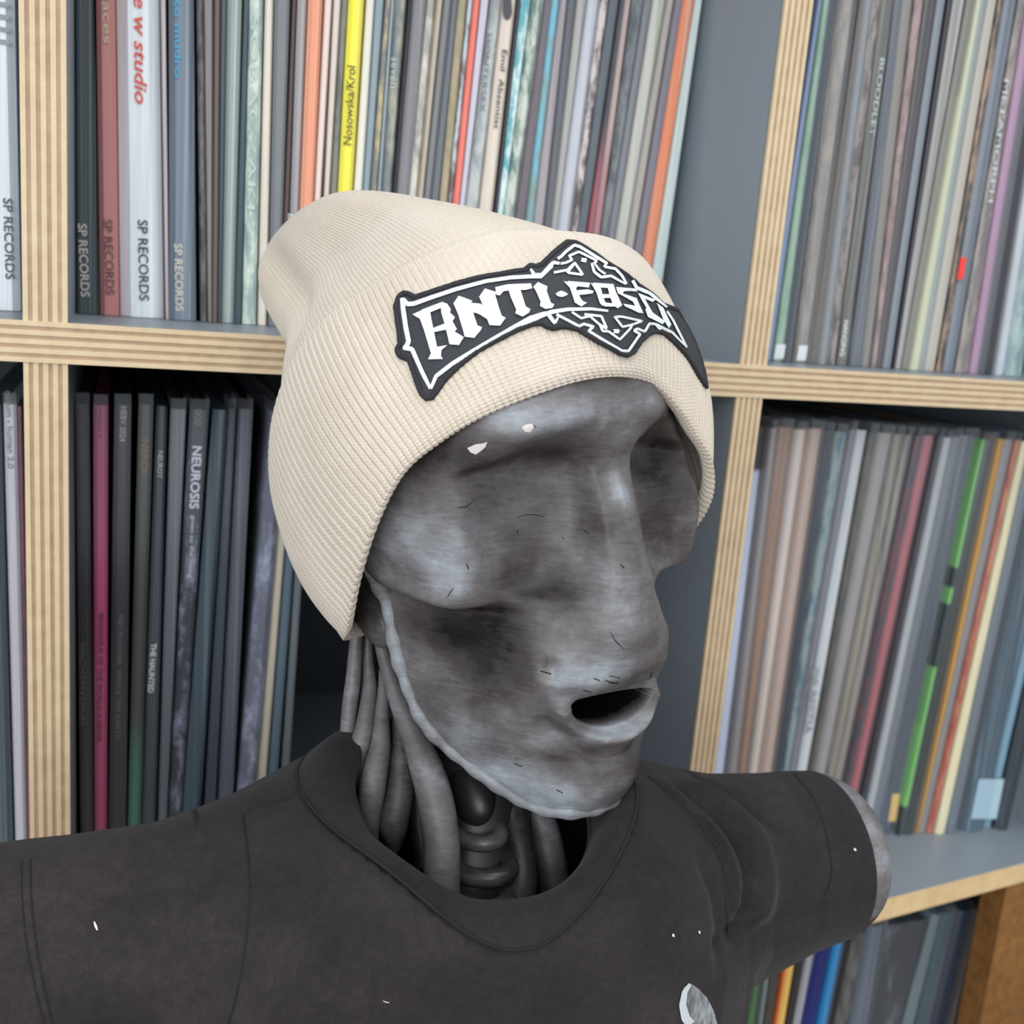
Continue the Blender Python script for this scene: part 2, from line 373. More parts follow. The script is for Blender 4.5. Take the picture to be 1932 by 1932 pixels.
BR = (1780, 1900, [
 (1436,1446,1417,1430,(92,130,92),None,'p','leaf green record'),
 (1447,1461,1431,1444,(130,140,140),None,'p','pale grey record below board'),
 (1463,1484,1446,1462,(78,76,72),(56,54,52),'m','charcoal brown record'),
 (1486,1493,1463,1472,(214,104,44),None,'p','vivid orange thin record'),
 (1494,1508,1473,1488,(246,200,110),None,'p','warm yellow record'),
 (1509,1525,1489,1499,(46,46,46),None,'p','black record beside yellow one'),
 (1526,1543,1500,1517,(170,170,178),(130,134,140),'s','silver grey record'),
 (1544,1575,1519,1551,(28,40,112),None,'p','royal navy wide record'),
 (1576,1592,1552,1568,(28,150,214),None,'p','bright cyan blue record'),
 (1594,1608,1570,1579,(26,30,32),None,'p','black record beside cyan one'),
 (1610,1635,1580,1612,(104,104,102),(74,74,76),'m','taupe record'),
 (1637,1668,1614,1650,(104,114,128),(80,88,100),'s','grey blue wide record'),
 (1670,1746,1652,1713,(66,70,78),(112,118,126),'f','widest record with black and grey picture'),
 (1748,1765,1715,1736,(112,124,130),None,'p','grey green record'),
 (1766,1788,1738,1759,(70,96,102),None,'p','dark teal record below board'),
 (1790,1828,1760,1801,(52,60,76),None,'p','dark navy record'),
 (1830,1846,1803,1818,(108,100,98),None,'p','brown grey record'),
 (1848,1893,1820,1866,(44,44,48),None,'p','black record beside brown panel')])
LIFT = 1.0
def rec_mat(name, c1, c2, style):
    k = NT(name); a = srgb(*c1); k.set(Roughness=.45); k.b.inputs['Coat Weight'].default_value = .35; k.b.inputs['Coat Roughness'].default_value = .25
    b = srgb(*(c2 or [max(0, q*.93) for q in c1])); c = k.coords('Generated', (1, 1, 1))
    sep = k.n('ShaderNodeSeparateXYZ'); k.l(c, sep.inputs[0]); z = sep.outputs['Z']; x = sep.outputs['X']
    if style in ('p', 'g2', 'k'):
        f = k.noise(k.coords('Generated', (5, 1, 1.2)), 2.2, 3); col = k.ramp(f, [(.35, b), (.6, a)])
        if style == 'k': col = mixc(k, k.math('GREATER_THAN', z, .90), col, srgb(*c2)) if False else k.ramp(z, [(.0, a), (.895, a), (.905, b), (1, b)])
        if style == 'g2':
            dk = srgb(50, 62, 62); col = k.ramp(z, [(0, dk), (.075, dk), (.08, a), (.44, a), (.445, dk), (.60, dk), (.605, a), (.64, a), (.645, dk), (.69, dk), (.695, a), (1, a)])
            k.t.nodes[-1]
    elif style == 's':
        f = k.noise(k.coords('Generated', (7, 1, .25)), 2.0, 2); col = k.ramp(f, [(.47, a), (.66, b)])
    elif style == 'm':
        f = k.noise(k.coords('Object', (180, 180, 46)), 1.0, 5, .7); col = k.ramp(f, [(.44, a), (.58, b)])
    elif style == 't':
        col = k.ramp(z, [(0, a), (.70, a), (.73, b), (1, b)])
    elif style == 'b':
        f = k.math('ADD', z, k.math('MULTIPLY', k.noise(c, 9, 3), .12)); col = k.ramp(f, [(0, b), (.36, b), (.50, a), (1, a)])
    elif style == 'g':
        col = k.ramp(z, [(0, a), (.55, a), (.85, b), (1, b)])
    elif style == 'f':
        f = k.noise(k.coords('Object', (60, 60, 26)), 1.0, 5, .75); col = k.ramp(f, [(.52, a), (.70, b)])
    k.l(col, k.b.inputs['Base Color']); return k.m
def m_plastic():
    k = NT('clear_plastic_cover'); t = k.n('ShaderNodeBsdfTransparent'); t.inputs[0].default_value = (.97, .98, 1, 1); g = k.n('ShaderNodeBsdfGlossy'); g.inputs['Roughness'].default_value = .22
    g.inputs['Color'].default_value = (.9, .95, 1, 1); d = k.n('ShaderNodeBsdfDiffuse'); d.inputs['Color'].default_value = (.75, .78, .8, 1)
    m1 = k.n('ShaderNodeMixShader'); m1.inputs[0].default_value = .45; k.l(g.outputs[0], m1.inputs[1]); k.l(d.outputs[0], m1.inputs[2])
    m2 = k.n('ShaderNodeMixShader'); fr = k.n('ShaderNodeLayerWeight'); fr.inputs['Blend'].default_value = .25
    f = k.math('ADD', k.math('MULTIPLY', fr.outputs['Fresnel'], .25), .07)
    k.l(f, m2.inputs[0]); k.l(t.outputs[0], m2.inputs[1]); k.l(m1.outputs[0], m2.inputs[2]); k.l(m2.outputs[0], k.t.nodes['Material Output'].inputs[0]); return k.m
M_PLAST = m_plastic()
def text_mesh(body, width, height, depth=.0002, bold=0.0, shear=0.0, serif=False):
    """flat lettering as a mesh, scaled to width x height, lying in XY with its left end at 0 and centred in y"""
    cu = bpy.data.curves.new('lettering', 'FONT'); cu.body = body; cu.size = 1; cu.extrude = 0; cu.offset = bold; cu.shear = shear; cu.resolution_u = 3
    to = bpy.data.objects.new('lettering', cu); COL.objects.link(to); bpy.context.view_layer.update()
    me = bpy.data.meshes.new_from_object(to.evaluated_get(bpy.context.evaluated_depsgraph_get())); bpy.data.objects.remove(to); bpy.data.curves.remove(cu)
    n = len(me.vertices); co = np.empty(n*3); me.vertices.foreach_get('co', co); co = co.reshape(-1, 3); lo, hi = co.min(0), co.max(0)
    co[:, 0] = (co[:, 0]-lo[0])/(hi[0]-lo[0])*width; co[:, 1] = ((co[:, 1]-lo[1])/(hi[1]-lo[1])-.5)*height
    me.vertices.foreach_set('co', co.ravel()); me.update(); return me
TXT = {}
def put_text(rec, body, px, py0, py1, hpx, yfront, col, up=False, bold=.0, shear=.0, rough=.6, hole=None):
    """lettering on a spine: reads downwards from pixel row py0 to py1 (upwards when up) around pixel column px(py)"""
    (xa, ya), (xb, yb) = px; fx = lambda y: xa+(xb-xa)*(y-ya)/(yb-ya)
    a, b = onplane(fx(py0), py0, yfront-.0007), onplane(fx(py1), py1, yfront-.0007)
    if up: a, b = b, a
    L = np.linalg.norm(b-a); hh = hpx*np.linalg.norm(onplane(fx(py0)+1, py0, yfront)-onplane(fx(py0), py0, yfront))
    me = text_mesh(body, L, hh, bold=bold, shear=shear); d = (b-a)/L; nn = np.array([0, -1., 0]); up_ = np.cross(nn, d)
    Mx = Matrix(((d[0], up_[0], nn[0], a[0]), (d[1], up_[1], nn[1], a[1]), (d[2], up_[2], nn[2], a[2]), (0, 0, 0, 1))); me.transform(Mx)
    key = tuple(col)
    if key not in TXT: TXT[key] = plain('spine_ink_%d_%d_%d' % key, srgb(*col), rough)
    return link('lettering', me, TXT[key], rec, smooth=False)
REC = {}
def row(data, zs, recess, where, group, hgt=.3145, cover=.5, xlim=(-9, 9)):
    first = ''
    ya, yb, lst = data; prev = None; pd = first; made = []
    xs0 = onplane(lst[0][0], ya, .08)[0]; xs1 = onplane(lst[-1][1], ya, .08)[0]
    for idx, (a0, a1, b0, b1, c1, c2, st, desc) in enumerate(lst):
        fr = idx/max(1, len(lst)-1); y = (recess[0]+(recess[1]-recess[0])*fr)+random.uniform(-.0025, .0025)
        q = [onplane(a0, ya, y), onplane(a1, ya, y), onplane(b0, yb, y), onplane(b1, yb, y)]
        def at(p, r, z): return p[0]+(r[0]-p[0])*(z-p[2])/(r[2]-p[2])
        ht = hgt+random.uniform(-.0012, .0012); z0 = zs+.0004; z1 = z0+ht
        bl, tl = at(q[0], q[2], z0), at(q[0], q[2], z1); br, tr = at(q[1], q[3], z0), at(q[1], q[3], z1)
        if prev: bl, tl = max(bl, prev[0]+.0003), max(tl, prev[1]+.0003)
        br, tr = max(br, bl+.0016), max(tr, tl+.0016)
        thick = min(br-bl, tr-tl); thick = max(thick, .75*max(br-bl, tr-tl)); br, tr = min(br, bl+thick*1.15), min(tr, tl+thick*1.15); prev = (br, tr)
        bl, tl, br, tr = max(bl, xlim[0]), max(tl, xlim[0]), min(br, xlim[1]), min(tr, xlim[1]); lim = min((br-bl), (tr-tl))*.28; dep = .3145
        V = []
        for z, l, r in ((z0, bl, br), (z1, tl, tr)):
            V += [(l, y+dep, z), (l, y+lim, z), (l+lim, y, z), (r-lim, y, z), (r, y+lim, z), (r, y+dep, z)]
        Fc = [(i, (i+1) % 6, (i+1) % 6+6, i+6) for i in range(6)]; Fc = [(f[0], f[3], f[2], f[1])[::-1] for f in Fc]; Fc += [(5, 4, 3, 2, 1, 0), (6, 7, 8, 9, 10, 11)]
        me = mesh('record', V, Fc); o = link('record', me, rec_mat('sleeve_'+desc.replace(' ', '_'), c1, c2, st), None, smooth=False)
        cx = (bl+br)/2; origin_to(o, (cx, y+dep/2, z0))
        tag(o, '%s, %s, %s' % (desc, where, ('right of the '+pd) if pd else 'first from the left'), 'record', group)
        words = o['label'].split()
        if len(words) > 16: o['label'] = '%s, %s' % (desc, where)
        pd = desc.split(' with ')[0].split(' beside ')[0].split(' against ')[0].split(' in ')[0].split(' at ')[0].split(' near ')[0].split(' ending ')[0]; pd = pd[:-7] if pd.endswith(' record') else pd
        if random.random() < cover and (br-bl) > .003:
            e = .0001; V2 = []
            zc1 = z1+.006
            for z, l, r in ((z0+.0002, bl, br), (zc1, tl, tr)):
                V2 += [(l+e, y+.03, z), (l+e, y-.0012, z), (r-e, y-.0012, z), (r-e, y+.03, z)]
            cv = link('plastic_cover', mesh('plastic_cover', V2, [(0, 1, 5, 4), (1, 2, 6, 5), (2, 3, 7, 6)]), M_PLAST, o, smooth=False)
        REC[desc] = (o, y); made.append(o)
    return made
ZU, ZL, ZB = SHZ[3], SHZ[2], SHZ[1]
row(UM, ZU, (.088, .088), 'upper middle bay', 'records in the upper middle bay', cover=.35, xlim=(VX[1][1]+.0006, VX[2][0]-.0006))
row(UR, ZU, (.049, .049), 'upper right bay', 'records in the upper right bay', cover=.5, xlim=(VX[2][1]+.0006, VX[3][0]-.0006))
row(UL, ZU, (.070, .070), 'upper left bay', None, cover=0, xlim=(-9, VX[1][0]-.0006))
row(LL, ZL, (.060, .060), 'lower left bay', 'records in the lower left bay', cover=.3, xlim=(-9, VX[1][0]-.0006))
row(LM, ZL, (.070, .070), 'lower middle bay', 'records in the lower middle bay', cover=.9, xlim=(VX[1][1]+.0006, VX[2][0]-.0006))
row(LR, ZL, (.086, .058), 'lower right bay', 'records in the lower right bay', cover=.85, xlim=(VX[2][1]+.0006, VX[3][0]-.0006))
row(BR, ZB, (.040, .046), 'bottom right bay', 'records in the bottom right bay', hgt=.318, cover=.4, xlim=(VX[2][1]+.0006, VX[3][0]-.0006))
def T(desc, *a, **k): o, y = REC[desc]; return put_text(o, a[0], *a[1:4], a[4], y, a[5], **k)
GR = (70, 72, 78)
T('thick white record with grey lettering', 'SP RECORDS', ((14, 370), (19, 530)), 374, 527, 18, GR, bold=.012)
T('thick white record with grey lettering', 'IIIII', ((6, 0), (9, 85)), -20, 84, 20, (150, 150, 154))
T('charcoal record with teal streak', 'SP RECORDS', ((155, 420), (161, 560)), 422, 560, 17, (206, 204, 196), bold=.012)
T('salmon pink record with pale lettering', 'SP RECORDS', ((203, 412), (208, 556)), 414, 556, 17, (112, 74, 72), bold=.012)
T('salmon pink record with pale lettering', 'places', ((199, 0), (200, 83)), -30, 82, 19, (206, 190, 156), bold=.01)
T('thick white box set with red lettering', 'SP RECORDS', ((269, 410), (272, 568)), 415, 567, 19, (52, 56, 62), bold=.012)
T('thick white box set with red lettering', 'e w studio', ((264, 0), (266, 196)), -6, 196, 24, (222, 104, 92), bold=.014, shear=.2)
T('slate record with cyan lettering', 'SP RECORDS', ((336, 460), (339, 587)), 460, 587, 15, (214, 208, 194), bold=.012)
T('slate record with cyan lettering', 'je to mudro', ((333, 0), (334, 147)), -40, 147, 17, (70, 160, 198), bold=.02)
T('mottled mint record', 'SOBACZAKI', ((481, 20), (474, 400)), 30, 395, 15, (188, 204, 196))
T('bright yellow record', 'Nosowska/Krol', ((663, 120), (655, 275)), 124, 273, 16, (70, 66, 34), up=True, bold=.006)
T('stone grey record with small lettering', 'seven', ((744, 100), (741, 168)), 108, 166, 9, (196, 196, 192))
T('silver grey mottled record', 'MONTERSEX', ((922, 60), (910, 215)), 62, 212, 10, (120, 126, 130))
T('cream record with dark lettering', 'Emil  Absentist', ((953, 90), (936, 245)), 94, 243, 10, (86, 78, 72), bold=.006)
T('grey white streaked record', 'mono', ((548, 400), (546, 450)), 404, 450, 10, (226, 226, 224), bold=.01)
T('graphite record with white lettering', 'HANGING', ((1658, 100), (1588, 680)), 605, 672, 9, (224, 228, 228), bold=.012)
T('graphite record with white lettering', 'BLOODLET', ((1668, 90), (1644, 262)), 110, 258, 9, (186, 196, 196), bold=.01)
T('grey brown record with white lettering', 'METAMORPH', ((1901, 140), (1868, 385)), 150, 382, 9, (196, 200, 208), bold=.012)
T('pinkish white record with grey lettering', 'nasum - human 2.0', ((16, 735), (20, 885)), 738, 884, 12, (122, 116, 122), bold=.008)
T('plum black record', 'NACHTMYSTIUM', ((156, 1210), (155, 1370)), 1214, 1368, 10, (120, 112, 114))
T('magenta pink record', 'MISERY', ((188, 765), (188, 830)), 767, 828, 7, (150, 60, 92))
T('magenta pink record', 'BEHAVIOUR OF THE WORLD IS NEVER', ((191, 1155), (187, 1402)), 1157, 1400, 9, (104, 34, 70), bold=.012)
T('black record with white date lettering', 'HEBV 2024', ((234, 765), (231, 835)), 767, 833, 11, (216, 208, 214), bold=.012)
T('black record with white date lettering', 'NECROVORE  WHILE THE EARTH', ((228, 1155), (222, 1400)), 1160, 1396, 9, (120, 112, 114))
T('olive record with gold lettering and green foot', 'NEROI', ((274, 828), (272, 893)), 829, 892, 14, (158, 128, 62), bold=.01)
T('iron grey record with small white lettering', 'NEUROT', ((303, 850), (301, 903)), 851, 902, 10, (190, 190, 190), bold=.012)
T('iron grey record with small white lettering', 'THE HAUNTED', ((290, 1215), (284, 1308)), 1214, 1307, 11, (214, 212, 210), bold=.02)
T('black record with large white lettering', 'NEUROSIS', ((372, 840), (366, 962)), 842, 960, 18, (226, 226, 236), bold=.02)
T('black record with large white lettering', 'given to the rising', ((364, 970), (358, 1092)), 972, 1090, 10, (206, 206, 212), bold=.01)
T('black record with large white lettering', 'OOO', ((375, 770), (373, 805)), 772, 803, 13, (140, 130, 126), bold=.02)
T('bright white record with grey lettering', 'DE BESTIA', ((1540, 1255), (1524, 1390)), 1262, 1385, 15, (150, 152, 156), bold=.012)
def patch(desc, x0, x1, y0, y1, col, lean=-.16):
    """small paper label on a spine"""
    o, yf = REC[desc]; y = yf-.0005
    q = [onplane(x0-lean*(y1-y0), y0, y), onplane(x1-lean*(y1-y0), y0, y), onplane(x1, y1, y), onplane(x0, y1, y)]
    q2 = [p+np.array([0, .0004, 0]) for p in q]
    return link('paper_label', mesh('paper_label', q+q2, [(3, 2, 1, 0), (4, 5, 6, 7), (0, 1, 5, 4), (1, 2, 6, 5), (2, 3, 7, 6), (3, 0, 4, 7)]), plain('label_paper', srgb(*col), .6), o, smooth=False)
patch('pale green record', 1460, 1478, 650, 677, (232, 232, 230)); patch('wide grey brown record', 1503, 1520, 652, 680, (228, 228, 228))
patch('black record with red label', 1806, 1817, 486, 527, (236, 64, 52)); patch('slate blue record with orange foot', 1676, 1690, 1498, 1550, (230, 190, 116))
lbl = patch('dark record in sleeve with barcode label', 1832, 1880, 1470, 1545, (176, 204, 216), -.2)
o_, y_ = REC['cream record with dark lettering']
cap = [onplane(957+9*math.sin(a), 26-14*math.cos(a) if False else 20+18*math.cos(a)*(1 if math.cos(a) > 0 else 3), y_-.0004) for a in np.linspace(0, 2*math.pi, 24, endpoint=False)]
link('printed_oval', mesh('printed_oval', cap, [tuple(range(24))]), plain('oval_ink', srgb(78, 78, 84), .5), o_, smooth=False)
# clear outer sleeves hanging below two of the boxed spines
for d, x0, x1, y0, y1 in (('slate record with cyan lettering', 314, 377, 588, 612), ('thick white record with grey lettering', 0, 40, 556, 592)):
    pass
# ------------------------------------------------------------------ mannequin head
def grid_bvh(G, wrap=False):
    nu, nv = G.shape[:2]; Q = grid_faces(nu, nv, wrap)
    return BVHTree.FromPolygons([tuple(q) for q in G.reshape(-1, 3).tolist()], Q.tolist())
def cast(bvh, px, py):
    r = ray(px, py); r = r/np.linalg.norm(r); hit = bvh.ray_cast(Vector(CP), Vector(r))
    if hit[0] is None: return None
    nn = np.array(hit[1]); nn = -nn if nn@r > 0 else nn
    return np.array(hit[0]), nn, hit[2]
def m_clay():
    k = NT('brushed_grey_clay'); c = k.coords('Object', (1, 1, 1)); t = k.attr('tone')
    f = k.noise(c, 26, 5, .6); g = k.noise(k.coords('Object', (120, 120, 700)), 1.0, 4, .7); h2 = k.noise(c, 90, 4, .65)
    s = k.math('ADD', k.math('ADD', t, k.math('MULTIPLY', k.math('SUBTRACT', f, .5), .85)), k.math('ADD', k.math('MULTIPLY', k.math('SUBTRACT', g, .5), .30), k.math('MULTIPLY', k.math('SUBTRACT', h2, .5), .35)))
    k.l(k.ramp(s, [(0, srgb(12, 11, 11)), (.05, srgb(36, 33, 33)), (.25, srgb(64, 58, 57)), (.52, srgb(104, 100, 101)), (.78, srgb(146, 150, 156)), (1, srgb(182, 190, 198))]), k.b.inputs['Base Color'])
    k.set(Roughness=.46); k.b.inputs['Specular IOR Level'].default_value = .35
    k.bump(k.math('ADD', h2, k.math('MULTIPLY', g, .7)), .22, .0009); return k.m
M_CLAY = m_clay()
M_BLACK = plain('black_gloss_clay', srgb(34, 30, 31), .42)
M_CRACK = plain('dark_crack_clay', srgb(30, 28, 28), .9)  # dark colour of the fine cracks in the clay
M_CHIP = plain('white_plaster_chip', srgb(214, 206, 204), .8)
# horizontal slices of the face: Z, then (X, Y[, dZ]) from the midline to the rim
SL = [
 (112, [(0, 30), (10, 30), (20, 27), (30, 21), (40, 12), (46, 2), (50, -8), (52, -16)]),
 (95, [(0, 50), (12, 50), (24, 47.5), (36, 41), (48, 30), (57, 14), (62, -4), (64, -18)]),
 (78, [(0, 60), (11, 60), (24, 60.5), (37, 57), (52, 49, -2), (64, 32, -4), (74, 8, -6), (77, -16, -8)]),
 (67, [(0, 60.5), (10, 61), (22, 63), (36, 63, 0), (50, 58, -4), (62, 43, -9), (74, 15, -14), (78, -14, -16)]),
 (58, [(0, 59), (10, 59.5), (22, 57), (35, 54.5), (49, 53, -4), (62, 43.5, -9), (75, 16, -14), (78, -13, -16)]),
 (48, [(0, 58.5), (9, 57.5), (17, 48.5), (29, 43.5), (43, 44), (60, 43, -3), (75, 17, -8), (79, -13, -10)]),
 (33, [(0, 64), (8, 61.5), (14.5, 49), (25, 44), (39, 43.5), (57, 43.5), (75, 17, -2), (79, -12, -3)]),
 (14, [(0, 70), (8, 67), (15.5, 53), (25, 43), (39, 40), (57, 42), (74, 16, 3), (78, -12, 4)]),
 (3, [(0, 73), (9, 70.5), (17, 58), (27, 45.5), (40, 40), (57, 40.5), (71, 17, 5), (75, -10, 9)]),
 (-3, [(0, 73), (9, 70.5), (17, 62), (28, 51), (41, 42), (57, 38.5, 0), (70.5, 20, 4), (74, -8, 9)]),
 (-5.5, [(0, 73.3), (10, 70.8), (18.5, 62.5), (28.5, 51.2), (41, 41), (54, 34, 0), (66.5, 16, 3), (71, -7, 7)]),
 (-8, [(0, 73.5), (10, 71), (19, 63), (29, 51.5), (41, 38.5), (51, 25, 0), (59.5, 9.5, 2), (65, -6, 4)]),
 (-15, [(0, 74), (11, 71.5), (20, 65), (30, 54), (41, 38.5), (52, 24), (60, 9), (64, -4)]),
 (-23, [(0, 72), (12, 70), (22.5, 65.5), (32, 56.5), (40, 41), (51, 24), (59, 10), (63, -3)]),
 (-32, [(0, 69), (12, 67.5), (23, 64), (32.5, 56.5), (40.5, 43), (50, 25), (58, 11), (62, -2)]),
 (-38, [(0, 63), (12, 62.5), (23, 60), (32, 54.5), (40, 45), (49.5, 27), (57.5, 12), (61, 0)]),
 (-43, [(0, 58.5), (12, 58.5), (23, 56.5), (31, 52.5), (39.5, 44.5), (49, 28), (56.5, 13), (60, 1.5)]),
 (-52, [(0, 57), (12, 57), (22, 54.5), (30, 50), (38.5, 43.5), (47.5, 28.5), (55, 14), (58, 4.5)]),
 (-62, [(0, 59.5), (11, 59), (20, 55.5), (28, 50), (36, 41), (44.5, 28), (50.5, 17), (53, 10.5)]),
 (-72, [(0, 61.5), (10, 61), (17.5, 56.5), (25, 50), (32, 41), (38.5, 30.5), (43.5, 23), (45.5, 18.5)]),
 (-82, [(0, 61), (10, 60), (17, 56), (23, 50), (28, 43.5), (32, 38), (34, 34), (35, 31)]),
 (-90, [(0, 58), (8, 57), (14, 53), (18.5, 48.5), (22, 44.5), (24.5, 41.5), (26, 39.5), (26.5, 38.5)]),
 (-96, [(0, 53), (5, 52), (9, 50), (12, 48), (14.5, 46.5), (16, 46), (17, 45.5), (17.5, 45)])]
NR, NU = 330, 150
zs = np.array([s[0] for s in SL], float)
ctl = np.array([[(p[0], p[1], (p[2] if len(p) > 2 else 0)+s[0]) for p in s[1]] for s in SL])       # rows x 8 x 3
uu = np.linspace(0, 7, NU)
rows_ = np.stack([pchip(np.arange(8), ctl[i], uu) for i in range(len(SL))])
zi = np.concatenate([np.linspace(zs[0], -36, 210), np.linspace(-36, -58, 70)[1:], np.linspace(-58, zs[-1], 52)[1:]])
half = pchip(-zs, rows_, -zi)                              # (NR, NU, 3), X >= 0
# mirror: near side is -X
face = np.concatenate([half[:, ::-1]*np.array([-1, 1, 1]), half[:, 1:]], axis=1)
wf = np.clip((face[..., 2]-12)/50, 0, 1)*(face[..., 0] > 0); wf = wf*wf*(3-2*wf); fx_ = np.clip(face[..., 0]/60, 0, 1.3)
face[..., 1] -= wf*np.interp(face[..., 0], [0, 10, 22, 36, 52, 75], [0, 1.5, 6.5, 13, 14, 12]); face[..., 0] *= 1-.04*wf*fx_; face[..., 2] -= wf*fx_*4
face[..., 1] -= 9*np.clip((face[..., 0]-22)/22, 0, 1)*np.clip((face[..., 2]-50)/14, 0, 1)
face[..., 0] += 5.5*np.exp(-((face[..., 2]-24)/24)**2)*np.clip((face[..., 0]-45)/25, 0, 1)
def bell(d): return np.exp(-d*d)
def sstep(a, b, x): t = np.clip((x-a)/(b-a), 0, 1); return t*t*(3-2*t)
X, Y, Z = face[..., 0].copy(), face[..., 1].copy(), face[..., 2].copy()
Nf = normals(face); Nf *= np.where((Nf[..., 1:2].mean() < 0), -1, 1)
dsp = np.zeros_like(X)
def blob(cx, cz, rx, rz, amp, rot=0):
    c, s = math.cos(rot), math.sin(rot); dx, dz = X-cx, Z-cz
    return amp*bell(np.hypot((c*dx+s*dz)/rx, (-s*dx+c*dz)/rz))
for sg in (-1, 1):
    dsp += blob(sg*35, 27, 13, 9, 2.6)                     # eye bulge
    dsp += blob(sg*33, 66, 20, 6, 2.2, -.12*sg)            # brow
    dsp += blob(sg*30, 46, 13, 8, -2.2)
    dsp += blob(sg*27, 6, 9, 8, -2.6, .5*sg)               # inner lower socket
    dsp += blob(sg*45, -22, 13, 14, -1.8)                  # hollow cheek
    dsp += blob(sg*30, -27, 2.3, 4.2, -2.6)                # nostril dent
dsp += blob(0, 49, 9, 6, -1.0)
dsp += .45*smooth_noise(face, .16, 3)+.18*smooth_noise(face, .5, 5)
face = face+Nf*dsp[..., None]
# mouth: lower lip roll and open cavity
msh = -.105*(np.clip(X, -20, 24)+20)
mz_top = -40.4-.0022*X**2+msh
mz_bot = -40.4-13.8*np.sqrt(np.clip(1-(X/20.5)**2, 0, 1))+msh
inside = np.minimum(mz_top-Z, Z-mz_bot)*(np.abs(X) < 20.5)-(np.abs(X) >= 20.5)*5
lipd = np.hypot(X/26, (Z+41-msh)/20.6)
lip = bell((lipd-.90)/.15)*sstep(-37, -44, Z-msh)*sstep(32, 25, np.abs(X))
face = face+Nf*(5.4*lip)[..., None]
under = bell((np.hypot(X/28.5, (Z+41-msh)/26)-1.0)/.12)*sstep(-46, -52, Z); face = face-Nf*(2.2*under)[..., None]
cav = sstep(-.3, 1.1, inside); face[..., 1] -= cav*34
face[..., 2] += cav*(-1.5)*sstep(-44, -52, Z)
# drybrushed paint tone, with shade also painted into sockets and cheek hollows
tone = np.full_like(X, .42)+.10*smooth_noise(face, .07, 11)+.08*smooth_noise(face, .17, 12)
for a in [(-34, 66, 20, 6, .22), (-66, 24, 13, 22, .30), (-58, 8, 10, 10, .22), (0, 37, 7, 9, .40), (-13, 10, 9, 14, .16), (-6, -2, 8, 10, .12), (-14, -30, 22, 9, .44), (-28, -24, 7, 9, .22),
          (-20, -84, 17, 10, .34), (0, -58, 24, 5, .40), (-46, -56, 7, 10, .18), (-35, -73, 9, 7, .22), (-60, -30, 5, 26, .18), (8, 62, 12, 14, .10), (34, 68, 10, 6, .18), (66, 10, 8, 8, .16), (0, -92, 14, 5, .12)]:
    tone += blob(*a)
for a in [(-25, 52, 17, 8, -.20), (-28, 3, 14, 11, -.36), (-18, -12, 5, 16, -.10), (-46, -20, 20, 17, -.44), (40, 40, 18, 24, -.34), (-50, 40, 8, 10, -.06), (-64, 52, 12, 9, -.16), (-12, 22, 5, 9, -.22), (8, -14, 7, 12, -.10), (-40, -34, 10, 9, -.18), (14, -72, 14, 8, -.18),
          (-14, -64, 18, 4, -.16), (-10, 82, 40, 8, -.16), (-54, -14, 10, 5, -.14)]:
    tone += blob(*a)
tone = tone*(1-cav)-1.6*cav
FW = H(face)
man = tag(empty('mannequin', (.138, -.15, 0)), 'grey sculpted mannequin with open mouth and corded neck wearing beanie and dark shirt', 'mannequin')
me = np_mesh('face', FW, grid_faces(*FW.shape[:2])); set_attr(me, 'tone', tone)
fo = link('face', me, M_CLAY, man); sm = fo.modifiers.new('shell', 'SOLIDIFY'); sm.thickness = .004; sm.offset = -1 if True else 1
fo['label'] = 'mottled grey clay face with hollow cheeks and open mouth'
FB = grid_bvh(FW)
# rounded bead along the jaw rim
nrow = FW.shape[0]; k0 = int(np.argmin(abs(zi+2)))
rim = np.concatenate([FW[k0:-6, 4], FW[-6, 4:-4], FW[k0:-6, -5][::-1]]); rim = rim[::3]; dd_ = np.r_[0, np.cumsum(np.linalg.norm(np.diff(rim, axis=0), axis=1))]; tt_ = np.linspace(0, dd_[-1], 260); rim = np.stack([np.interp(tt_, dd_, rim[:, q]) for q in range(3)], 1)
ke = np.ones(15)/15; rp_ = np.pad(rim, ((7, 7), (0, 0)), 'reflect', reflect_type='odd'); rim = np.stack([np.convolve(rp_[:, q], ke, 'valid') for q in range(3)], 1)
rim = rim-HY*.0012
rr = .0030+.0004*np.sin(np.arange(260)*.23)+.0003*np.sin(np.arange(260)*.71); rr[:10] *= np.linspace(.3, 1, 10); rr[-10:] *= np.linspace(1, .3, 10)
v, f = tube(rim, rr, 10); me = mesh('jaw_rim', v, f); set_attr(me, 'tone', np.full(len(v), .62)); link('jaw_rim', me, M_CLAY, man)
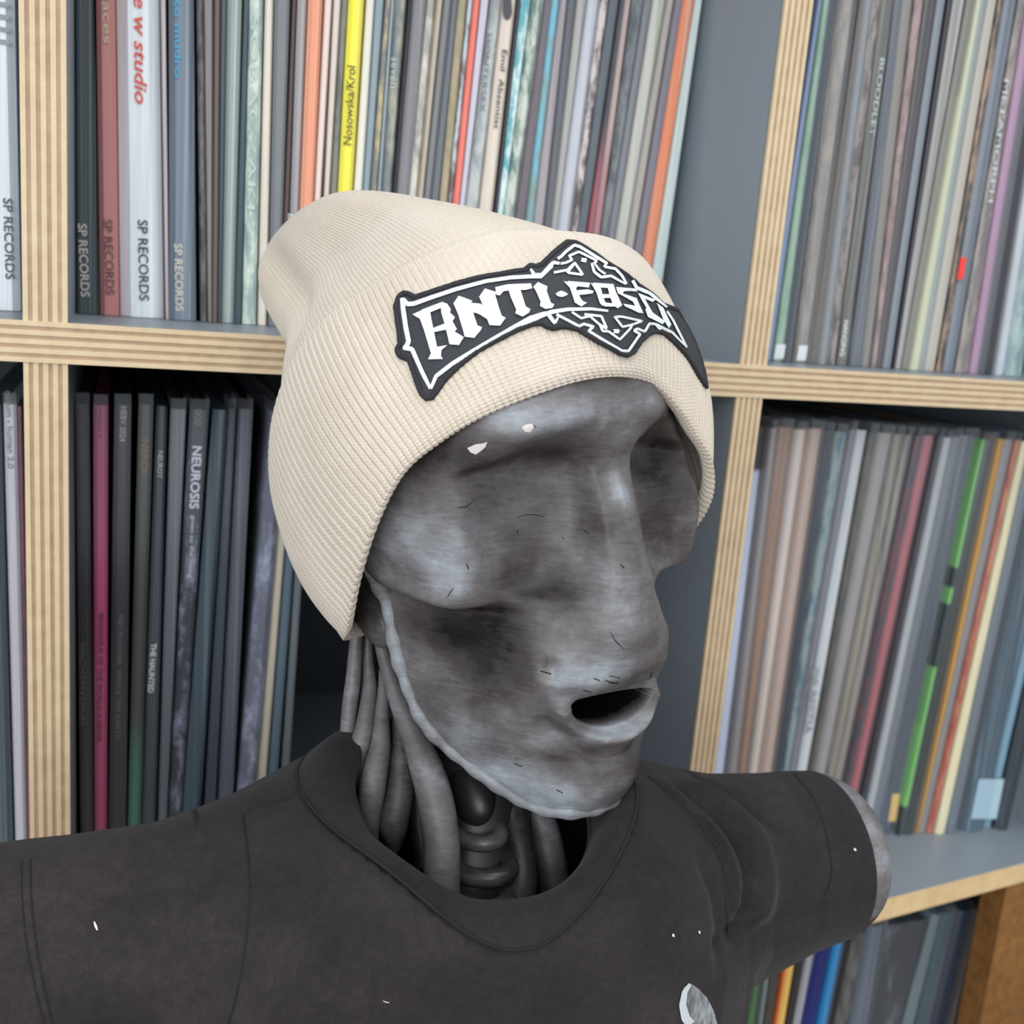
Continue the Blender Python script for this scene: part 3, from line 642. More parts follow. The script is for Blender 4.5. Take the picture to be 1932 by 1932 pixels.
def stroke(bvh, pts, w, off=.0002, step=3.0, height=.0):
    """ribbon laid over a surface along a pixel polyline"""
    p = np.array(pts, float); seg = np.hypot(*np.diff(p, axis=0).T); d = np.r_[0, np.cumsum(seg)]; n = max(3, int(d[-1]/step)+1)
    t = np.linspace(0, d[-1], n); q = np.stack([np.interp(t, d, p[:, 0]), np.interp(t, d, p[:, 1])], 1)
    tg = np.gradient(q, axis=0); tg /= np.hypot(tg[:, 0], tg[:, 1])[:, None]+1e-9; nn = np.stack([-tg[:, 1], tg[:, 0]], 1)
    ww = np.broadcast_to(w, (n,)) if np.isscalar(w) else np.interp(t/d[-1], np.linspace(0, 1, len(w)), w)
    V, ok = [], []
    for i in range(n):
        L = [cast(bvh, *(q[i]+nn[i]*ww[i]*.5*s)) for s in (-1, 0, 1)]
        if any(c is None for c in L): continue
        V.append([c[0]+c[1]*(off+(height if k == 1 else 0)) for k, c in enumerate(L)])
    if len(V) < 2: return None
    m = len(V); Fc = []
    for i in range(m-1):
        for k in range(2): a = i*3+k; Fc.append((a, a+1, a+4, a+3))
    return [x for r in V for x in r], Fc
def decal(bvh, poly, off=.0002, grid=4.0):
    """filled pixel polygon laid over a surface"""
    p = np.array(poly, float); lo, hi = p.min(0), p.max(0); pts = [Vector(x) for x in p]; n = len(p)
    gx, gy = np.meshgrid(np.arange(lo[0]+grid/2, hi[0], grid), np.arange(lo[1]+grid/2, hi[1], grid)); extra = [Vector((a, b)) for a, b in zip(gx.ravel(), gy.ravel())]
    r = delaunay_2d_cdt(pts+extra, [(i, (i+1) % n) for i in range(n)], [list(range(n))], 1, 1e-4); V = []
    for q in r[0]:
        c = cast(bvh, q[0], q[1]); V.append(None if c is None else c[0]+c[1]*off)
    Fc = [tuple(t) for t in r[2] if all(V[i] is not None for i in t)]; V = [np.zeros(3) if x is None else x for x in V]
    return V, Fc
cr = []
for pts, wd in [([(862, 958), (880, 956), (891, 948), (896, 940)], [1.5, 4, 3, 1]), ([(975, 977), (990, 971), (1010, 971), (1030, 977)], [1, 2.5, 2.5, 1]), ([(1152, 1192), (1160, 1208), (1178, 1226)], [1, 3.5, 1]), ([(1040, 1272), (1020, 1266)], 4), ([(1140, 1282), (1152, 1288), (1166, 1288)], [1, 5, 4]), ([(1120, 1280), (1132, 1284)], 3),
                ([(1150, 1275), (1170, 1279)], 2.5), ([(1100, 1302), (1116, 1306)], 3), ([(1230, 1268), (1226, 1280)], 3), ([(826, 868), (842, 860)], 3), ([(1000, 800), (1012, 806)], 2.5), ([(975, 1000), (978, 1010)], 2), ([(1170, 1065), (1178, 1072)], 3.5),
                ([(1100, 1000), (1110, 1006)], 2.5), ([(880, 1064), (884, 1074)], 3), ([(843, 1128), (856, 1108)], [1, 3, 1]), ([(1060, 1012), (1064, 1018)], 2), ([(970, 1440), (985, 1446)], 3), ([(1050, 1490), (1062, 1496)], 3)]:
    s = stroke(FB, pts, wd*.62 if np.isscalar(wd) else [q*.62 for q in wd], .00012, 2.5)
    if s: cr.append(s)
for s in cr: link('crack', mesh('crack', *s), M_CRACK, man)
for poly in ([(882, 845), (897, 838), (912, 836), (920, 833), (916, 843), (908, 850), (898, 857), (888, 853)], [(984, 806), (992, 801), (1004, 799), (1007, 806), (1000, 815), (990, 814)]):
    link('paint_chip', mesh('paint_chip', *decal(FB, poly, .0003, 3)), M_CHIP, man)
nd = [(1027+8*math.cos(a), 1246+14*math.sin(a)) for a in np.linspace(0, 6.28, 14, endpoint=False)]
link('nostril_shade', mesh('nostril_shade', *decal(FB, nd, .00012, 4)), plain('nostril_shade_paint', srgb(84, 80, 80), .6), man)  # flat dark ellipse painted as the shade inside the nostril dent
dn = [(882+15*math.cos(a), 992+12*math.sin(a)) for a in np.linspace(0, 6.28, 14, endpoint=False)]
link('filled_hole', mesh('filled_hole', *decal(FB, dn, .0001, 4)), plain('grey_filler', srgb(92, 94, 98), .7), man)
# skull under the hat, dark lump behind the jaw, inner neck
def hvec(a): return (HX*a[0]+HY*a[1]+HZ*a[2])/1000
v, f = ellipsoid(H((0, -22, 58)), (hvec((60, 0, 0)), hvec((0, 56, 0)), hvec((0, 0, 52)))); me = mesh('skull', v, f); set_attr(me, 'tone', np.full(len(v), .2)); link('skull', me, M_CLAY, man)
v, f = ellipsoid(P(698, 1140, .446), (P(735, 1146, .446)-P(698, 1140, .446), P(710, 1214, .443)-P(698, 1140, .446), np.array([0, .025, 0]))); me = mesh('ear_lump', v, f); set_attr(me, 'tone', np.full(len(v), .36)+.16*smooth_noise(np.array(v), 160, 2)); link('ear_lump', me, M_CLAY, man)
v, f = tube([P(960, 1180, .47), P(930, 1320, .475), P(905, 1480, .475), P(895, 1640, .47), P(890, 1760, .46)], [.030, .028, .024, .026, .03], 18); link('neck_core', mesh('neck_core', v, f), M_BLACK, man)
# cords of the neck: pixel path with depth, radius in pixels
CORDS = [
 ([(712, 1195, .452), (728, 1250, .450), (755, 1330, .446), (790, 1410, .440), (817, 1490, .434), (832, 1570, .430), (834, 1650, .428), (832, 1720, .428)], [11, 13, 19, 27, 32, 33, 33, 33], .55),
 ([(690, 1130, .470), (692, 1260, .468), (684, 1380, .466), (676, 1480, .466)], [34, 36, 34, 30], .02),
 ([(676, 1120, .460), (672, 1195, .458), (669, 1250, .458), (662, 1320, .456), (656, 1380, .455), (650, 1420, .456)], [10, 12, 14, 15, 15, 6], .60),
 ([(692, 1130, .463), (694, 1230, .462), (697, 1300, .458), (688, 1370, .452), (672, 1430, .450), (668, 1490, .452)], [9, 10, 14, 17, 22, 8], .50),
 ([(724, 1260, .462), (722, 1330, .456), (716, 1410, .448), (704, 1480, .444), (698, 1540, .444), (706, 1590, .446)], [9, 13, 19, 25, 22, 8], .52),
 ([(752, 1320, .462), (756, 1400, .456), (756, 1480, .450), (744, 1550, .446), (742, 1612, .446)], [8, 19, 27, 28, 8], .40),
 ([(775, 1420, .468), (790, 1530, .462), (800, 1640, .455)], [14, 20, 20], .30),
 ([(945, 1440, .468), (968, 1530, .460), (984, 1600, .452), (986, 1660, .448), (972, 1740, .446)], [18, 23, 24, 27, 30], .34),
 ([(1006, 1500, .476), (1024, 1560, .472), (1036, 1610, .468), (1046, 1680, .466)], [28, 31, 32, 32], .50),
 ([(1000, 1440, .49), (1004, 1560, .486), (1010, 1680, .48)], [22, 24, 26], .22)]
for path, rd, tn in CORDS:
    p = catmull([P(*q) for q in path], 44); r = pchip(np.arange(len(rd)), np.array(rd, float), np.linspace(0, len(rd)-1, 44))*.455/F
    v, f = tube(p, r, 16); v = np.array(v); v = v+.0004*np.stack([smooth_noise(v, 260, 5), smooth_noise(v, 260, 6), smooth_noise(v, 260, 7)], 1)
    me = mesh('neck_cord', v, f); set_attr(me, 'tone', tn-.08+.14*smooth_noise(v, 110, 9)); link('neck_cord', me, M_CLAY, man)
v, f = ellipsoid(P(886, 1488, .455), (P(930, 1492, .455)-P(886, 1488, .455), P(886, 1550, .452)-P(886, 1488, .455), np.array([0, .016, 0]))); link('throat_knob', mesh('throat_knob', v, f), M_BLACK, man)
def ring(c, rx, ry, tilt, rpx, name, tn):
    c0 = P(*c); e1 = P(c[0]+rx, c[1]+tilt, c[2])-c0; e2 = np.array([0, ry, .0]); p = [c0+e1*math.cos(a)-e2*math.sin(a)*1.0 for a in np.linspace(0, 2*math.pi, 49)]
    v, f = tube(p, rpx*.45/F, 12, cap=False); me = mesh(name, v, f); set_attr(me, 'tone', np.full(len(v), tn)); link(name, me, M_CLAY2, man)
M_CLAY2 = M_CLAY.copy(); M_CLAY2.name = 'glossy_grey_clay'; M_CLAY2.node_tree.nodes['Principled BSDF'].inputs['Roughness'].default_value = .25
ring((898, 1563, .455), 42, .013, -3, 16, 'windpipe_ring', .50)
ring((905, 1624, .452), 56, .014, -5, 18, 'windpipe_ring', .34)
ring((902, 1682, .448), 52, .014, -4, 19, 'windpipe_ring', .22)

# ------------------------------------------------------------------ beanie
ST = [  # brim point, fold point (head frame, mm)
 ((0, 61.5, 79.5), (0, 31, 134)), ((-20, 61.5, 79), (-25, 22, 134)), ((-40, 59, 74.5), (-47, 16, 128)), ((-57, 53, 68), (-62, 5, 119)), ((-69, 46, 60), (-72, -7, 110)), ((-79, 37.5, 49), (-81, -23, 98)),
 ((-84.5, 28, 31), (-86, -40, 81)), ((-85, 14, 7), (-87, -57, 57)), ((-82, -1, -17), (-81, -74, 29)), ((-70, -26, -30), (-66, -88, 9)), ((-42, -47, -36), (-40, -100, -6)), ((0, -58, -38), (0, -106, -13)), ((42, -47, -36), (40, -100, -6)),
 ((70, -24, -28), (67, -84, 10)), ((79, 2, -10), (78, -58, 32)), ((81, 19, 4), (92, -40, 57)), ((77, 32, 21), (91, -22, 83)), ((68, 39, 38), (82, -5, 100)), ((55, 43, 51.5), (61, 10, 115)), ((43, 47.5, 62.5), (46, 20, 124.5)), ((24, 52.5, 74.5), (24, 28, 131.5))]
SB = np.array([s[0] for s in ST], float); SF = np.array([s[1] for s in ST], float)
CU = 1800; NRIB = 150
def cuff_surface(nu, roll=True):
    b = catmull(SB, nu, True); f = catmull(SF, nu, True)
    ax_ = f-b; ax_ /= np.linalg.norm(ax_, axis=1, keepdims=True); tg = np.roll(b+f, -1, 0)-np.roll(b+f, 1, 0); tg /= np.linalg.norm(tg, axis=1, keepdims=True)
    out = np.cross(tg, ax_); out /= np.linalg.norm(out, axis=1, keepdims=True)
    cen = (b+f).mean(0)/2; sgn = np.sign(np.einsum('ij,ij->i', out, (b+f)/2-cen)); out *= np.where(sgn.mean() < 0, -1, 1)
    prof = []                                               # (along fraction, extra along mm, outward mm)
    for a in np.linspace(-115, 0, 10): prof.append((0, 4.5-4.5*math.cos(math.radians(a)), 1.0+4.5*math.sin(math.radians(a))))
    for s in np.linspace(0, 1, 46)[1:-1]: prof.append((s, 4.5*(1-s)-5.0*s, 1.0+5.0*math.sin(math.pi*s)**.8))
    for a in np.linspace(0, 150, 14): prof.append((1, -5.0+5.0*math.sin(math.radians(a)), 1.0-5.0+5.0*math.cos(math.radians(a))))
    ex = 5.0*np.exp(-((np.arange(nu)/nu*21-16.6)/1.9)**2)[:, None]
    G = np.stack([b+(f-b)*s+ax_*e+out*(o+ex*(.45+.55*math.sin(math.pi*s))) for s, e, o in prof], 1); return G, prof
G0, prof = cuff_surface(420)
vpar = np.cumsum(np.r_[0, np.hypot(np.diff([p[0]*66+p[1] for p in prof]), np.diff([p[2] for p in prof]))]); vpar /= vpar[-1]
CUFF_B = H(G0); BV = grid_bvh(CUFF_B, True); NVc = len(prof)
G, _ = cuff_surface(CU); uvu = np.linspace(0, 1, CU, endpoint=False)
Nc = normals(G, True); cc = G.reshape(-1, 3).mean(0); Nc *= np.sign(np.einsum('ijk,ijk->ij', Nc, G-cc).mean())
flat = bell((((uvu+.5) % 1-.5)+.012)/.085)[:, None]         # stretched flat behind the badge
flat = np.maximum(flat, 0)*bell((vpar[None]-.52)/.42)
wob = .10*np.sin(uvu*2*math.pi*7)[:, None]*np.sin(vpar*5)[None]+.35*np.sin(vpar*9+1)[None]*.15
ph = (uvu[:, None]*NRIB+wob)*2*math.pi
rib = (np.abs(np.sin(ph/2))**.7-.55)
edge = np.where((np.array([p[0] for p in prof]) == 1), .35, 1.0)[None]
G = G+Nc*(rib*.62*(1-.85*flat)*edge)[..., None]+Nc*(.7*smooth_noise(G, .045, 21))[..., None]
def m_knit(name, nr, ny, hi, lo):
    k = NT(name); uv = k.coords('UV', (1, 1, 1)); sep = k.n('ShaderNodeSeparateXYZ'); k.l(uv, sep.inputs[0])
    a = k.math('MULTIPLY', sep.outputs['X'], nr*2*math.pi*2); b = k.math('MULTIPLY', sep.outputs['Y'], ny*2*math.pi)
    vst = k.math('ADD', b, k.math('MULTIPLY', k.math('ABSOLUTE', k.math('SINE', k.math('MULTIPLY', a, .5))), 2.4))
    st = k.math('MULTIPLY', k.math('ADD', k.math('SINE', vst), 1), .5); col = k.math('MULTIPLY', k.math('ADD', k.math('COSINE', a), 1), .5)
    fz = k.noise(k.coords('Object', (1, 1, 1)), 900, 3); h_ = k.math('ADD', k.math('ADD', k.math('MULTIPLY', st, .55), k.math('MULTIPLY', col, .5)), k.math('MULTIPLY', fz, .6))
    k.l(k.ramp(k.math('ADD', k.math('MULTIPLY', k.noise(k.coords('Object', (1, 1, 1)), 30, 3), .5), k.math('MULTIPLY', fz, .5)), [(.35, lo), (.65, hi)]), k.b.inputs['Base Color'])
    k.set(Roughness=.9); k.b.inputs['Sheen Weight'].default_value = .35; k.b.inputs['Sheen Roughness'].default_value = .5; k.b.inputs['Specular IOR Level'].default_value = .15
    k.bump(h_, .55, .0006); return k.m
KH, KL = srgb(216, 204, 188), srgb(202, 188, 171)
beanie = tag(empty('beanie', tuple(H((0, -20, 60)))), 'beige ribbed knit beanie with black and white badge on the mannequin head', 'hat')
me = np_mesh('cuff', H(G), grid_faces(CU, NVc, True)); set_uv(me, np.stack(np.broadcast_arrays(uvu[:, None], vpar[None]), -1)); cuf = link('cuff', me, m_knit('beige_cuff_knit', NRIB, 62, KH, KL), beanie)
# crown: a loose bag behind the cuff gathered at one point
NCs, NCu = 110, 1200
f = catmull(SF, NCu, True); b_ = catmull(SB, NCu, True); C0 = SF.mean(0); TIP = np.array([-45, -119, 127.])
s = np.linspace(0, 1, NCs)[None, :, None]; d = (f-C0)[:, None, :]
cent = C0+(TIP-C0)*(s**.92)
rp = pchip(np.array([0, .08, .3, .55, .75, .9, .97, 1]), np.array([.90, .92, .88, .77, .64, .44, .25, .01]), s[0, :, 0])[None, :, None]
sx = pchip(np.array([0, .15, .45, .8, 1]), np.array([.96, .84, .60, .55, .6]), s[0, :, 0])[None, :]
K = cent+d*rp; K[..., 0] = cent[..., 0]+d[..., 0]*rp[..., 0]*sx
up0 = np.array([0., .55, .835]); hu = (K-cent)@up0; K = K-up0*(np.maximum(hu, 0)*.06*np.sin(np.pi*np.clip(s[..., 0], 0, 1))+np.minimum(hu, 0)*.62*sstep(0, .35, s[..., 0]))[..., None]
K[:, 0] = f+(b_-f)*.25-(f-C0)*.07
Nk = normals(K, True); Nk *= np.sign(np.einsum('ijk,ijk->ij', Nk, K-cent).mean())
up_ = np.array([0., .55, .835]); hgt = (K-cent)@up_; lat = K[..., 0]
valley = bell((hgt-(8+.10*(lat+60)))/9)*sstep(.12, .3, s[..., 0])*sstep(.98, .7, s[..., 0])*sstep(10, -30, lat)
K = K-Nk*(4.5*valley)[..., None]
phc = np.arange(NCu)/NCu*170*2*math.pi
K = K+Nk*((np.abs(np.sin(phc/2))**.7-.5)[:, None]*.42*np.minimum(1, (1.02-s[..., 0])*2.4))[..., None]+Nk*(1.3*smooth_noise(K, .04, 33))[..., None]
me = np_mesh('crown', H(K), grid_faces(NCu, NCs, True)); set_uv(me, np.stack(np.broadcast_arrays(np.linspace(0, 1, NCu, endpoint=False)[:, None], s[..., 0]), -1)); link('crown', me, m_knit('beige_crown_knit', 170, 90, KH, KL), beanie)

# ------------------------------------------------------------------ badge on the cuff
def zp(l): return [(720+x/3.116, 420+y/3.116) for x, y in l]
Gc = CUFF_B
def uv_of(px, py):
    c = cast(BV, px, py)
    if c is None: return None
    i, j = divmod(c[2], NVc-1); p = c[0]; a, bb, cc_, dd = Gc[i], Gc[(i+1) % 420], Gc[i, j], Gc[(i+1) % 420, j]
    o = Gc[i, j]; e1 = Gc[(i+1) % 420, j]-o; e2 = Gc[i, j+1]-o; A = np.stack([e1, e2], 1); st, *_ = np.linalg.lstsq(A, p-o, rcond=None)
    u = (i+np.clip(st[0], 0, 1))/420; return np.array([-(((u+.5) % 1)-.5), j+np.clip(st[1], 0, 1)])
Ncb = normals(Gc, True); Ncb *= np.sign(np.einsum('ijk,ijk->ij', Ncb, Gc-Gc.reshape(-1, 3).mean(0)).mean())
def at_uv(u, vj, off):
    x = ((-u) % 1)*420; i = int(x); fx = x-i; j = int(min(max(vj, 0), NVc-1.001)); fy = vj-j; i2 = (i+1) % 420; i %= 420
    def bil(A): return (A[i, j]*(1-fx)+A[i2, j]*fx)*(1-fy)+(A[i, j+1]*(1-fx)+A[i2, j+1]*fx)*fy
    nn = bil(Ncb); return bil(Gc)+nn/np.linalg.norm(nn)*off
OUT = zp([(112, 442), (135, 424), (170, 430), (195, 448), (250, 432), (400, 382), (560, 336), (700, 312), (840, 290), (870, 262), (910, 268), (940, 256), (985, 212), (1090, 125), (1135, 128), (1160, 142), (1320, 250), (1470, 350), (1500, 378), (1590, 440), (1640, 490)])
LOW = zp([(1650, 652), (1600, 640), (1560, 655), (1510, 700), (1470, 760), (1430, 782), (1390, 770), (1270, 705), (1200, 662), (1140, 628), (1060, 615), (1000, 627), (960, 612), (930, 596), (880, 602), (800, 632), (680, 692), (560, 760), (450, 850), (370, 930), (330, 990), (300, 1030), (270, 1037), (240, 1010), (200, 900), (170, 812), (112, 786), (98, 752), (118, 720), (104, 600), (90, 500)])
ou = [uv_of(*p) for p in OUT]; lo_ = [uv_of(*p) for p in LOW]; ou = [p for p in ou if p is not None]; lo_ = [p for p in lo_ if p is not None]
uL = min(p[0] for p in ou+lo_); uT = ou[14][0] if len(ou) > 14 else 0; uR = max(p[0] for p in ou+lo_)
vt0, vb0 = ou[1][1], lo_[0][1]+(lo_[-9][1]-lo_[0][1])*.05
uE = uR+.035; uE = max(uE, 2*uT-uL)
hid = [np.array([uR+(uE-uR)*k, ou[-1][1]+(vt0-ou[-1][1])*k]) for k in (.33, .66, 1)]+[np.array([uE-.004, (vt0+vb0)/2]), np.array([uE, vb0])]+[np.array([uR+(uE-uR)*k, lo_[0][1]+(vb0-lo_[0][1])*k]) for k in (.66, .33)]
polyuv = ou+hid+lo_
SU = 420.0
def fill_uv(poly, off, gu=2.0, gv=1.0):
    p = [Vector((q[0]*SU, q[1])) for q in poly]; n = len(p); us = [q[0] for q in p]; vs_ = [q[1] for q in p]
    ex = [Vector((a, b)) for a in np.arange(min(us)+.5, max(us), gu) for b in np.arange(min(vs_)+.5, max(vs_), gv)]
    r = delaunay_2d_cdt(p+ex, [(i, (i+1) % n) for i in range(n)], [list(range(n))], 1, 1e-5)
    return [at_uv(q[0]/SU, q[1], off) for q in r[0]], [tuple(t) for t in r[2]]
def m_thread(name, col, rough=.75):
    k = NT(name); c = k.coords('Object', (1, 1, 1)); f = k.noise(k.coords('Object', (900, 900, 2200)), 1, 3, .6); k.set(Base_Color=col, Roughness=rough); k.bump(f, .5, .0005)
    k.l(k.ramp(f, [(.3, tuple(q*.72 for q in col[:3])+(1,)), (.7, col)]), k.b.inputs['Base Color']); return k.m
M_TB = m_thread('black_embroidery', srgb(52, 54, 60)); M_TW = m_thread('white_embroidery', srgb(240, 246, 248)); M_TK = m_thread('black_merrow_thread', srgb(40, 39, 44))
v, f = fill_uv(polyuv, .0011); bad = link('badge', mesh('badge', v, f), M_TB, beanie); bad['label'] = 'black and white embroidered badge'
loop = np.array([at_uv(q[0], q[1], .0009) for q in polyuv]); lp = []
for i in range(len(loop)):
    a, b2 = polyuv[i], polyuv[(i+1) % len(polyuv)]; n = max(2, int(np.hypot((b2[0]-a[0])*SU, b2[1]-a[1])*1.6))
    for t in range(n): q = a+(b2-a)*t/n; lp.append(at_uv(q[0], q[1], .0009))
lp.append(lp[0]); rr = .00098+.00016*np.random.RandomState(3).rand(len(lp)); v, f = tube(lp, rr, 8, cap=False); link('badge_edge', mesh('badge_edge', v, f), M_TK, bad)
def zstroke(groups, name, off=.0017, hgt_=.0006, kw=1.0):
    pr = []
    for pts, wd in groups:
        wz = wd*kw/3.116 if np.isscalar(wd) else [q*kw/3.116 for q in wd]; st = stroke(BV, zp(pts), wz, off, 2.5, hgt_)
        if st: pr.append(st)
    if pr: link(name, mesh(name, *join(pr)), M_TW, bad)
def z1(l): return [(740+x/3.4125, 510+y/3.4125) for x, y in l]
def z2(l): return [(980+x/3.4125, 440+y/3.4125) for x, y in l]
LET = [
 (z1, [[(142, 300), (250, 252), (262, 330), (280, 420), (296, 505), (360, 495), (325, 525), (320, 560), (332, 582), (240, 584), (258, 545), (250, 520), (215, 400), (190, 330)], [(200, 272), (330, 222), (362, 234), (352, 268), (320, 262), (246, 292)],
       [(322, 245), (362, 234), (385, 270), (380, 290), (410, 320), (395, 345), (422, 395), (408, 410), (465, 445), (435, 495), (375, 490), (362, 430), (345, 360), (325, 290)], [(262, 394), (348, 360), (362, 398), (276, 416)]]),
 (z1, [[(432, 182), (470, 195), (520, 215), (500, 232), (518, 262), (530, 310), (550, 370), (578, 380), (570, 400), (530, 448), (470, 440), (460, 400), (430, 300), (400, 230)], [(595, 138), (665, 160), (660, 180), (680, 250), (700, 310), (725, 322), (690, 372), (625, 368), (605, 320), (590, 260), (560, 190)], [(496, 228), (570, 235), (602, 262), (615, 335), (600, 325), (560, 300), (520, 288)]]),
 (z1, [[(660, 128), (740, 110), (885, 104), (892, 135), (850, 145), (740, 150), (710, 155), (690, 180), (668, 178)], [(740, 138), (815, 138), (850, 250), (880, 268), (870, 290), (830, 315), (785, 295), (790, 270), (755, 190)]]),
 (z1, [[(930, 95), (990, 122), (985, 150), (1010, 225), (1032, 235), (1020, 258), (975, 265), (940, 245), (945, 220), (915, 150), (898, 125)]]),
 (z2, [[(222, 408), (240, 394), (260, 388), (285, 396), (302, 408), (290, 418), (265, 428), (235, 422)]]),
 (z2, [[(276, 327), (330, 336), (372, 346), (352, 375), (362, 390), (385, 440), (400, 455), (422, 462), (385, 486), (345, 462), (335, 430), (315, 370)], [(300, 327), (440, 338), (432, 368), (355, 360), (320, 346)], [(350, 388), (420, 380), (462, 390), (455, 405), (410, 412), (366, 416)]]),
 (z2, [[(445, 338), (502, 346), (520, 420), (545, 482), (515, 480), (500, 462), (480, 400), (462, 365)], [(460, 337), (582, 345), (575, 372), (480, 366)], [(540, 343), (582, 346), (600, 400), (620, 445), (636, 478), (610, 497), (580, 482), (560, 420)], [(500, 412), (575, 410), (582, 434), (508, 437)], [(512, 464), (604, 470), (596, 490), (524, 488)]]),
 (z2, [[(600, 362), (720, 370), (738, 388), (650, 388), (642, 402), (730, 430), (746, 470), (772, 524), (740, 522), (655, 482), (645, 466), (720, 478), (704, 452), (612, 402)]]),
 (z2, [[(738, 397), (852, 440), (832, 454), (782, 434), (832, 520), (912, 575), (896, 594), (800, 547), (784, 502), (790, 490), (760, 440)]]),
 (z2, [[(858, 458), (900, 490), (952, 596), (936, 620), (898, 560)]])]
for fz, polys in LET: link('letter', mesh('letter', *join([decal(BV, fz(p), .0018+.00012*k, 3.0) for k, p in enumerate(polys)])), M_TW, bad)
def strokes(groups, name, fz, off=.0017, hgt_=.0005):
    pr = []
    for pts, wd in groups:
        wz = wd/3.4125 if np.isscalar(wd) else [q/3.4125 for q in wd]; st = stroke(BV, fz(pts), wz, off, 2.5, hgt_)
        if st: pr.append(st)
    for q in pr: link(name, mesh(name, *q), M_TW, bad)
strokes([([(78, 198), (84, 270), (100, 380), (118, 470), (100, 512)], 30), ([(86, 508), (140, 520), (170, 590), (205, 670), (256, 772)], [30, 28, 26, 26, 20]), ([(256, 770), (290, 690), (390, 612), (520, 530), (640, 458), (760, 388), (880, 322), (960, 296), (1092, 270)], [20, 26, 26, 24, 24, 24, 28, 26, 20]),
         ([(82, 204), (110, 234), (150, 232), (260, 192), (420, 138), (600, 90), (760, 66), (900, 58), (945, 58)], [30, 28, 26, 26, 24, 24, 24, 24, 26]), ([(884, 12), (912, 56)], [14, 30]), ([(940, 64), (1020, -10)], [28, 26])], 'badge_border', z1)
strokes([([(0, 606), (60, 580), (190, 522), (300, 504), (450, 500), (552, 512)], [24, 24, 26, 22, 20, 14]), ([(100, 288), (135, 290), (212, 208), (250, 214)], [26, 26, 26, 18]), ([(178, 540), (216, 592), (238, 556)], [26, 24, 12]), ([(706, 318), (732, 364), (820, 400), (925, 486)], [20, 24, 22, 12]),
         ([(856, 594), (900, 618), (960, 646), (1052, 742)], [18, 18, 14, 8]), ([(925, 512), (965, 570), (1050, 738)], [10, 16, 8])], 'badge_border', z2)
strokes([([(236, 186), (262, 170), (290, 140), (344, 98), (378, 108), (545, 212)], 19), ([(545, 210), (528, 234), (598, 246), (640, 290), (668, 342)], [15, 17, 18, 18, 12]), ([(255, 216), (290, 210), (330, 192), (312, 166), (372, 140), (484, 196), (462, 218)], 16), ([(212, 272), (300, 256), (346, 210), (398, 286), (300, 272), (344, 216)], 16),
         ([(452, 214), (468, 268), (510, 300), (572, 292), (662, 342)], [16, 18, 18, 16, 12]), ([(470, 216), (500, 256), (536, 280)], 13), ([(386, 190), (418, 196)], [24, 28]),
         ([(226, 536), (372, 610), (402, 596), (462, 612), (432, 640), (540, 706), (640, 764)], 18), ([(636, 764), (678, 764), (752, 656), (712, 634), (736, 622), (782, 640), (812, 590), (852, 592), (882, 626)], 17), ([(326, 520), (386, 560), (440, 546), (502, 600), (520, 640), (556, 642), (626, 692), (690, 622), (704, 592)], 15),
         ([(404, 534), (512, 546), (546, 626), (500, 598)], 16), ([(592, 546), (642, 612), (694, 600), (766, 574), (640, 548), (600, 548)], 15), ([(584, 640), (618, 640)], [24, 26])], 'ornament', z2)
# ------------------------------------------------------------------ t-shirt
XC, YC = .138, -.152
def prof(x):
    """top z, bottom z, half depth, centre y of the shirt's cross-section at x (z relative to the lens)"""
    d = abs(x-XC)
    zt = np.interp(d, [0, .045, .055, .066, .092, .125, .155, .17, .185, .204], [-.186, -.186, -.1885, -.193, -.2045, -.2115, -.2135, -.2135, -.2145, -.219])
    zt -= .001 if x > XC else 0
    slv = np.interp(d, [.09, .109, .13, .16, .19, .206], [-.330, -.318, -.307, -.298, -.293, -.287])
    k = 1/(1+math.exp((d-.1085)/.0011)); zb = slv*(1-k)+(-.66)*k
    ry = np.interp(d, [0, .06, .09, .108, .125, .17, .206], [.074, .073, .066, .056, .049, .043, .040])
    yc = np.interp(d, [0, .08, .125, .17, .206], [YC-.002, YC-.001, YC, YC+.001, YC+.002])
    return zt, zb, ry, yc
xs = np.r_[np.linspace(-.064, .004, 70), np.linspace(.005, .0235, 16), np.linspace(.0245, .0355, 34), np.linspace(.037, .239, 150), np.linspace(.2405, .2515, 34), np.linspace(.253, .321, 76)]
NT_ = 200; SHG = np.zeros((len(xs), NT_, 3))
for i, x in enumerate(xs):
    zt, zb, ry, yc = prof(x); b = min(.052, (zt-zb)/2); st = max(0, zt-zb-2*b); q = math.pi*(ry+b)/2*1.0; tot = 2*(q+st)
    t = np.linspace(0, tot, NT_, endpoint=False)+1e-9                    # start at bottom back, up the back, over the top, down the front
    y = np.empty(NT_); z = np.empty(NT_)
    for k in range(NT_):
        a = t[k]
        if a < st: y[k], z[k] = ry, zb+b+a
        elif a < st+q: w_ = (a-st)/q*math.pi; y[k], z[k] = ry*math.cos(w_), zt-b+b*math.sin(w_)
        elif a < 2*st+q: y[k], z[k] = -ry, zt-b-(a-st-q)
        else: w_ = (a-2*st-q)/q*math.pi; y[k], z[k] = -ry*math.cos(w_), zb+b-b*math.sin(w_)
    SHG[i] = np.stack([np.full(NT_, x), yc+y, ZC+z], 1)
Ns = normals(SHG.transpose(1, 0, 2), True).transpose(1, 0, 2); Ns *= np.sign(np.einsum('ijk,ijk->ij', Ns, SHG-SHG.mean(1, keepdims=True)).mean())
